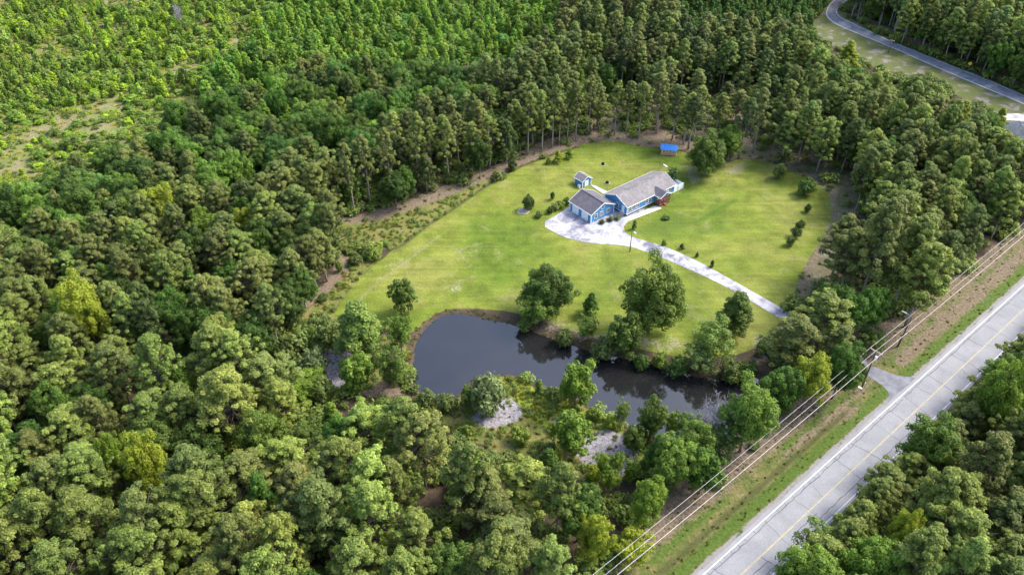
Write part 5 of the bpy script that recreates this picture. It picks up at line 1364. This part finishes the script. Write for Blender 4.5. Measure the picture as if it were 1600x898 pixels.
# neighbouring poles of the line stand outside the picture; the three conductors run between them
wireM = plain('aluminium_wire', (.62, .60, .60), .5, .05)
def span(p, q, sag, n=30):
    return [p.lerp(q, i / n) + Vector((0, 0, -4 * sag * (i / n) * (1 - i / n))) for i in range(n + 1)]
for ly, lbl in ((1.15, 'overhead power line on the wood side'), (.0, 'overhead power line in the middle'), (-1.15, 'overhead power line on the road side')):
    b = MB(); c0 = world((upx, upy), RD_A, 0, ly, UH + .02); fwd = world((upx, upy), RD_A, 105, ly, UH + 1.2); bk = world((upx, upy), RD_A, -95, ly, UH + .2)
    b.tube(span(bk, c0, .8)[:-1] + span(c0, fwd, .9), [.022 if ly > -1 else .032] * 61, 5)
    link('power_line', mesh_from('power_line', b.V, b.F, [wireM], None, True), label=lbl + ', running from bottom to top right along the road', category='power line', group='power lines along the road')
for d_, lb_ in ((105, 'utility pole of the roadside line beyond the right edge'), (-95, 'utility pole of the roadside line beyond the bottom edge')):
    q = world((upx, upy), RD_A, d_, 0, 0); o = thing('utility_pole', lb_, 'utility pole', (q.x, q.y, 0), RD_A)
    for ch in [c for c in up.children if c.name.split('.')[0] in ('pole', 'crossarm')]:
        c2 = ch.copy(); COL.objects.link(c2); c2.parent = o
        for g_ in ch.children: g2 = g_.copy(); COL.objects.link(g2); g2.parent = c2
# pole with white lamp at the wood corner
qx, qy = G(1402, 542); gp = thing('lamp_pole', 'dark leaning pole with a white street light at the wood corner by the road', 'lamp post', (qx, qy, gz(qx, qy)), 0)
b = MB(); b.tube([(0, 0, -.2), (.3, .1, 4), (.6, .3, 8.2)], [.2, .17, .13], 9); b.build('pole', M['pole'], gp, True)
b = MB(); b.tube([(.6, .3, 8.0), (.3, .5, 8.5), (-.4, 1.0, 8.7)], [.04, .04, .04], 6); b.build('arm', M['metal'], gp)
b = MB(); b.beam((-.3, .95, 8.7), (-1.2, 1.6, 8.85), .28, .14); b.build('lamp_head', M['white'], gp)
# far pole and signs
fx_, fy_ = G(1388, 83); fp = thing('utility_pole', 'slim dark pole on the grass verge of the side road', 'utility pole', (fx_, fy_, 0), R_(-40))
fh = height_for((1388, 83), 62); b = MB(); pole_mesh(b, fh, .2); b.build('pole', M['pole'], fp, True)
b = MB(); b.beam((-.9, 0, fh - .4), (.9, 0, fh - .4), .12, .14); b.build('crossarm', M['woodl'], fp)
ysx, ysy = G(1512, 110); ys_ = thing('road_sign', 'yellow diamond warning sign beside the side road', 'road sign', (ysx, ysy, 0), R_(-35))
b = MB(); b.box(-.05, .05, -.05, .05, 0, 2.6); b.build('post', M['metal'], ys_)
b = MB(); r_ = .75
for y, fl_ in ((-.09, 1), (-.06, -1)):
    pts = [(0, y, 2.2 - r_ + .3), (r_, y, 2.5), (0, y, 2.5 + r_), (-r_, y, 2.5)]; b.face(pts if fl_ > 0 else pts[::-1])
b.build('sign_plate', M['yellow'], ys_)
gsx, gsy = G(1577, 134); gs = thing('road_sign', 'small green sign beside the side road near the right edge', 'road sign', (gsx, gsy, 0), R_(-50))
b = MB(); b.box(-.05, .05, -.05, .05, 0, 2.4); b.build('post', M['metal'], gs); b = MB(); b.box(-.75, .75, -.1, -.06, 1.7, 2.8); b.build('sign_plate', M['green'], gs)
# gravel heap upper right
hxp, hyp = G(1590, 205)
b = MB(); n = 20; rings = []
for j, (rr, z) in enumerate(((6.2, -.1), (5.0, .9), (3.4, 1.9), (1.8, 2.7), (.5, 3.1))):
    rings.append([(rr * 1.2 * math.cos(i / n * 6.283) * (1 + .1 * math.sin(i * 1.7 + j)), rr * .9 * math.sin(i / n * 6.283) * (1 + .1 * math.cos(i * 2.3 + j)), z + .15 * math.sin(i * 2.1 + j)) for i in range(n)])
for a, c_ in zip(rings, rings[1:]):
    for i in range(n): b.face([a[i], a[(i + 1) % n], c_[(i + 1) % n], c_[i]])
b.face(rings[-1])
m = NT('dark_gravel'); f = m.noise(m.coord(), 3, 6, .8); m.color(m.ramp(f, [(.3, (.07, .08, .09)), (.7, (.16, .18, .20))])); m.rough(.95); m.bump(f, 1, .3)
o = b.build('gravel_heap', m.m, None, True, label='dark grey gravel heap on pale sand by the side road', category='gravel heap'); o.location = (hxp, hyp, 0)
slab('sand_patch', plain('pale_sand', (.36, .33, .31), .95, .35, .5), WP([(1552, 186), (1575, 176), (1620, 180), (1700, 215), (1700, 250), (1600, 226), (1575, 214)]), .02, 2)

# ------------------------------------------------------------------ small things
def picnic(x, y, ang, lb):
    t = thing('picnic_table', lb, 'picnic table', (x, y, float(gz(x, y))), ang)
    b = MB()
    for i in range(5): b.box(-.95, .95, -.4 + i * .16, -.4 + i * .16 + .145, .72, .76)
    b.build('tabletop', M['woodl'], t)
    for sy_ in (-1, 1):
        b = MB(); b.box(-.95, .95, sy_ * .75 - .14, sy_ * .75 - .005, .42, .46); b.box(-.95, .95, sy_ * .75 + .005, sy_ * .75 + .14, .42, .46); b.build('bench', M['woodl'], t)
    for sx_ in (-.65, .65):
        b = MB(); b.beam((sx_, -.75, 0), (sx_, -.25, .72), .09, .04); b.beam((sx_, .75, 0), (sx_, .25, .72), .09, .04); b.beam((sx_, -.85, .39), (sx_, .85, .39), .05, .06); b.build('leg_frame', M['woodl'], t)
x, y = G(817, 330); picnic(x, y, R_(10), 'grey picnic table on a bare spot beside the pointed shrub')
b = MB(); b.prism([(1.9 * math.cos(i / 18 * 6.283) * (1 + .1 * math.sin(i * 2.2)), 1.6 * math.sin(i / 18 * 6.283)) for i in range(18)], -.1, .03)
o = b.build('mulch_patch', M['woodl'], None, False, kind='structure'); o.location = (x, y, float(gz(x, y)))
def fire_pit(px_, py_, lb, rr=.45):
    x, y = G(px_, py_); t = thing('fire_pit', lb, 'fire pit', (x, y, float(gz(x, y))))
    b = MB(); n = 16
    ro = [(rr * math.cos(i / n * 6.283), rr * math.sin(i / n * 6.283)) for i in range(n)]
    prof = [(1.0, 0), (1.05, .5), (.9, .5), (.8, .1), (0.05, .08)]
    for (ra, za), (rb, zb) in zip(prof, prof[1:]):
        for i in range(n):
            j = (i + 1) % n; b.face([(ro[i][0] * ra, ro[i][1] * ra, za), (ro[j][0] * ra, ro[j][1] * ra, za), (ro[j][0] * rb, ro[j][1] * rb, zb), (ro[i][0] * rb, ro[i][1] * rb, zb)])
    b.build('bowl', M['iron'], t)
    b = MB()
    for i in range(9):
        a = i / 9 * 6.283; x1, y1 = (rr + .35) * math.cos(a), (rr + .35) * math.sin(a); b.prism([(x1 + .17 * math.cos(q * 1.05 + i), y1 + .14 * math.sin(q * 1.05 + i)) for q in range(6)], 0, .15)
    b.build('stone_ring', M['woodl'], t)
fire_pit(942, 257, 'black fire pit on the back lawn, farther from the house'); fire_pit(948.5, 286, 'black fire pit with stone ring on the back lawn, nearer the house')
# garden bed between garage and house: rocks and shrubs
x, y = G(957, 341)
for i, (px_, py_, s_k) in enumerate(((950, 343, .55), (956, 338, .5), (962, 341, .45), (944, 345, .4), (967, 337, .5))):
    x, y = G(px_, py_); bm = bmesh.new(); bmesh.ops.create_icosphere(bm, subdivisions=2, radius=s_k)
    for v in bm.verts: v.co *= random.uniform(.8, 1.15); v.co.z *= .6
    me = bpy.data.meshes.new('boulder'); bm.to_mesh(me); bm.free(); me.materials.append(M['woodl'])
    link('boulder', me, label=['pale rock', 'second rock', 'third rock', 'small rock', 'rock nearest the house door'][i] + ' in the stone bed between garage and house' if i not in (4,) else 'rock nearest the house door in the stone bed', category='rock', group='rocks in the bed beside the garage').location = (x, y, .15)
for px_, py_, t_, nm in ((953, 345, 'dark', 'dark low plant in the rock bed beside the garage'), (964, 343, 'grey', 'grey low plant in the rock bed nearer the house'), (940, 349, 'dark', 'dark plant at the near garage corner')):
    x, y = G(px_, py_); t = thing('shrub', nm, 'shrub', (x, y, .04)); k = KITS['bush'][0]; t.scale = (.55, .55, .4)
    c = link('foliage', k.crown, t); c['tint'] = [float(v) for v in TINT[t_]]
# planter / debris under trees near the entrance: small brown trailer shape & grey boards
x, y = G(1321, 536); t = thing('utility_trailer', 'small brown open utility trailer under the trees near the driveway entrance', 'trailer', (x, y, 0), R_(-12))
b = MB(); b.box(-1.2, 1.2, -.75, .75, .5, .58); b.box(-1.2, 1.2, -.75, -.7, .58, .95); b.box(-1.2, 1.2, .7, .75, .58, .95); b.box(-1.2, -1.15, -.7, .7, .58, .95); b.box(1.15, 1.2, -.7, .7, .58, .95); b.build('bed', M['wood'], t)
for s__ in (-1, 1):
    b = MB(); b.tube([(0, s__ * .80, .33), (0, s__ * .98, .33)], [.33, .33], 14); b.build('wheel', M['iron'], t)
b = MB(); b.beam((-1.2, -.5, .5), (-2.3, 0, .45), .07); b.beam((-1.2, .5, .5), (-2.3, 0, .45), .07); b.build('drawbar', M['metal'], t)
# mailbox by the road
x, y = G(1341, 612); t = thing('mailbox', 'white box on a short post at the foot of the utility pole', 'mailbox', (x, y, float(gz(x, y))), RD_A)
b = MB(); b.box(-.05, .05, -.05, .05, 0, .95); b.build('post', M['woodl'], t); b = MB(); b.box(-.2, .2, -.35, .35, .95, 1.3); b.build('box', M['white'], t)
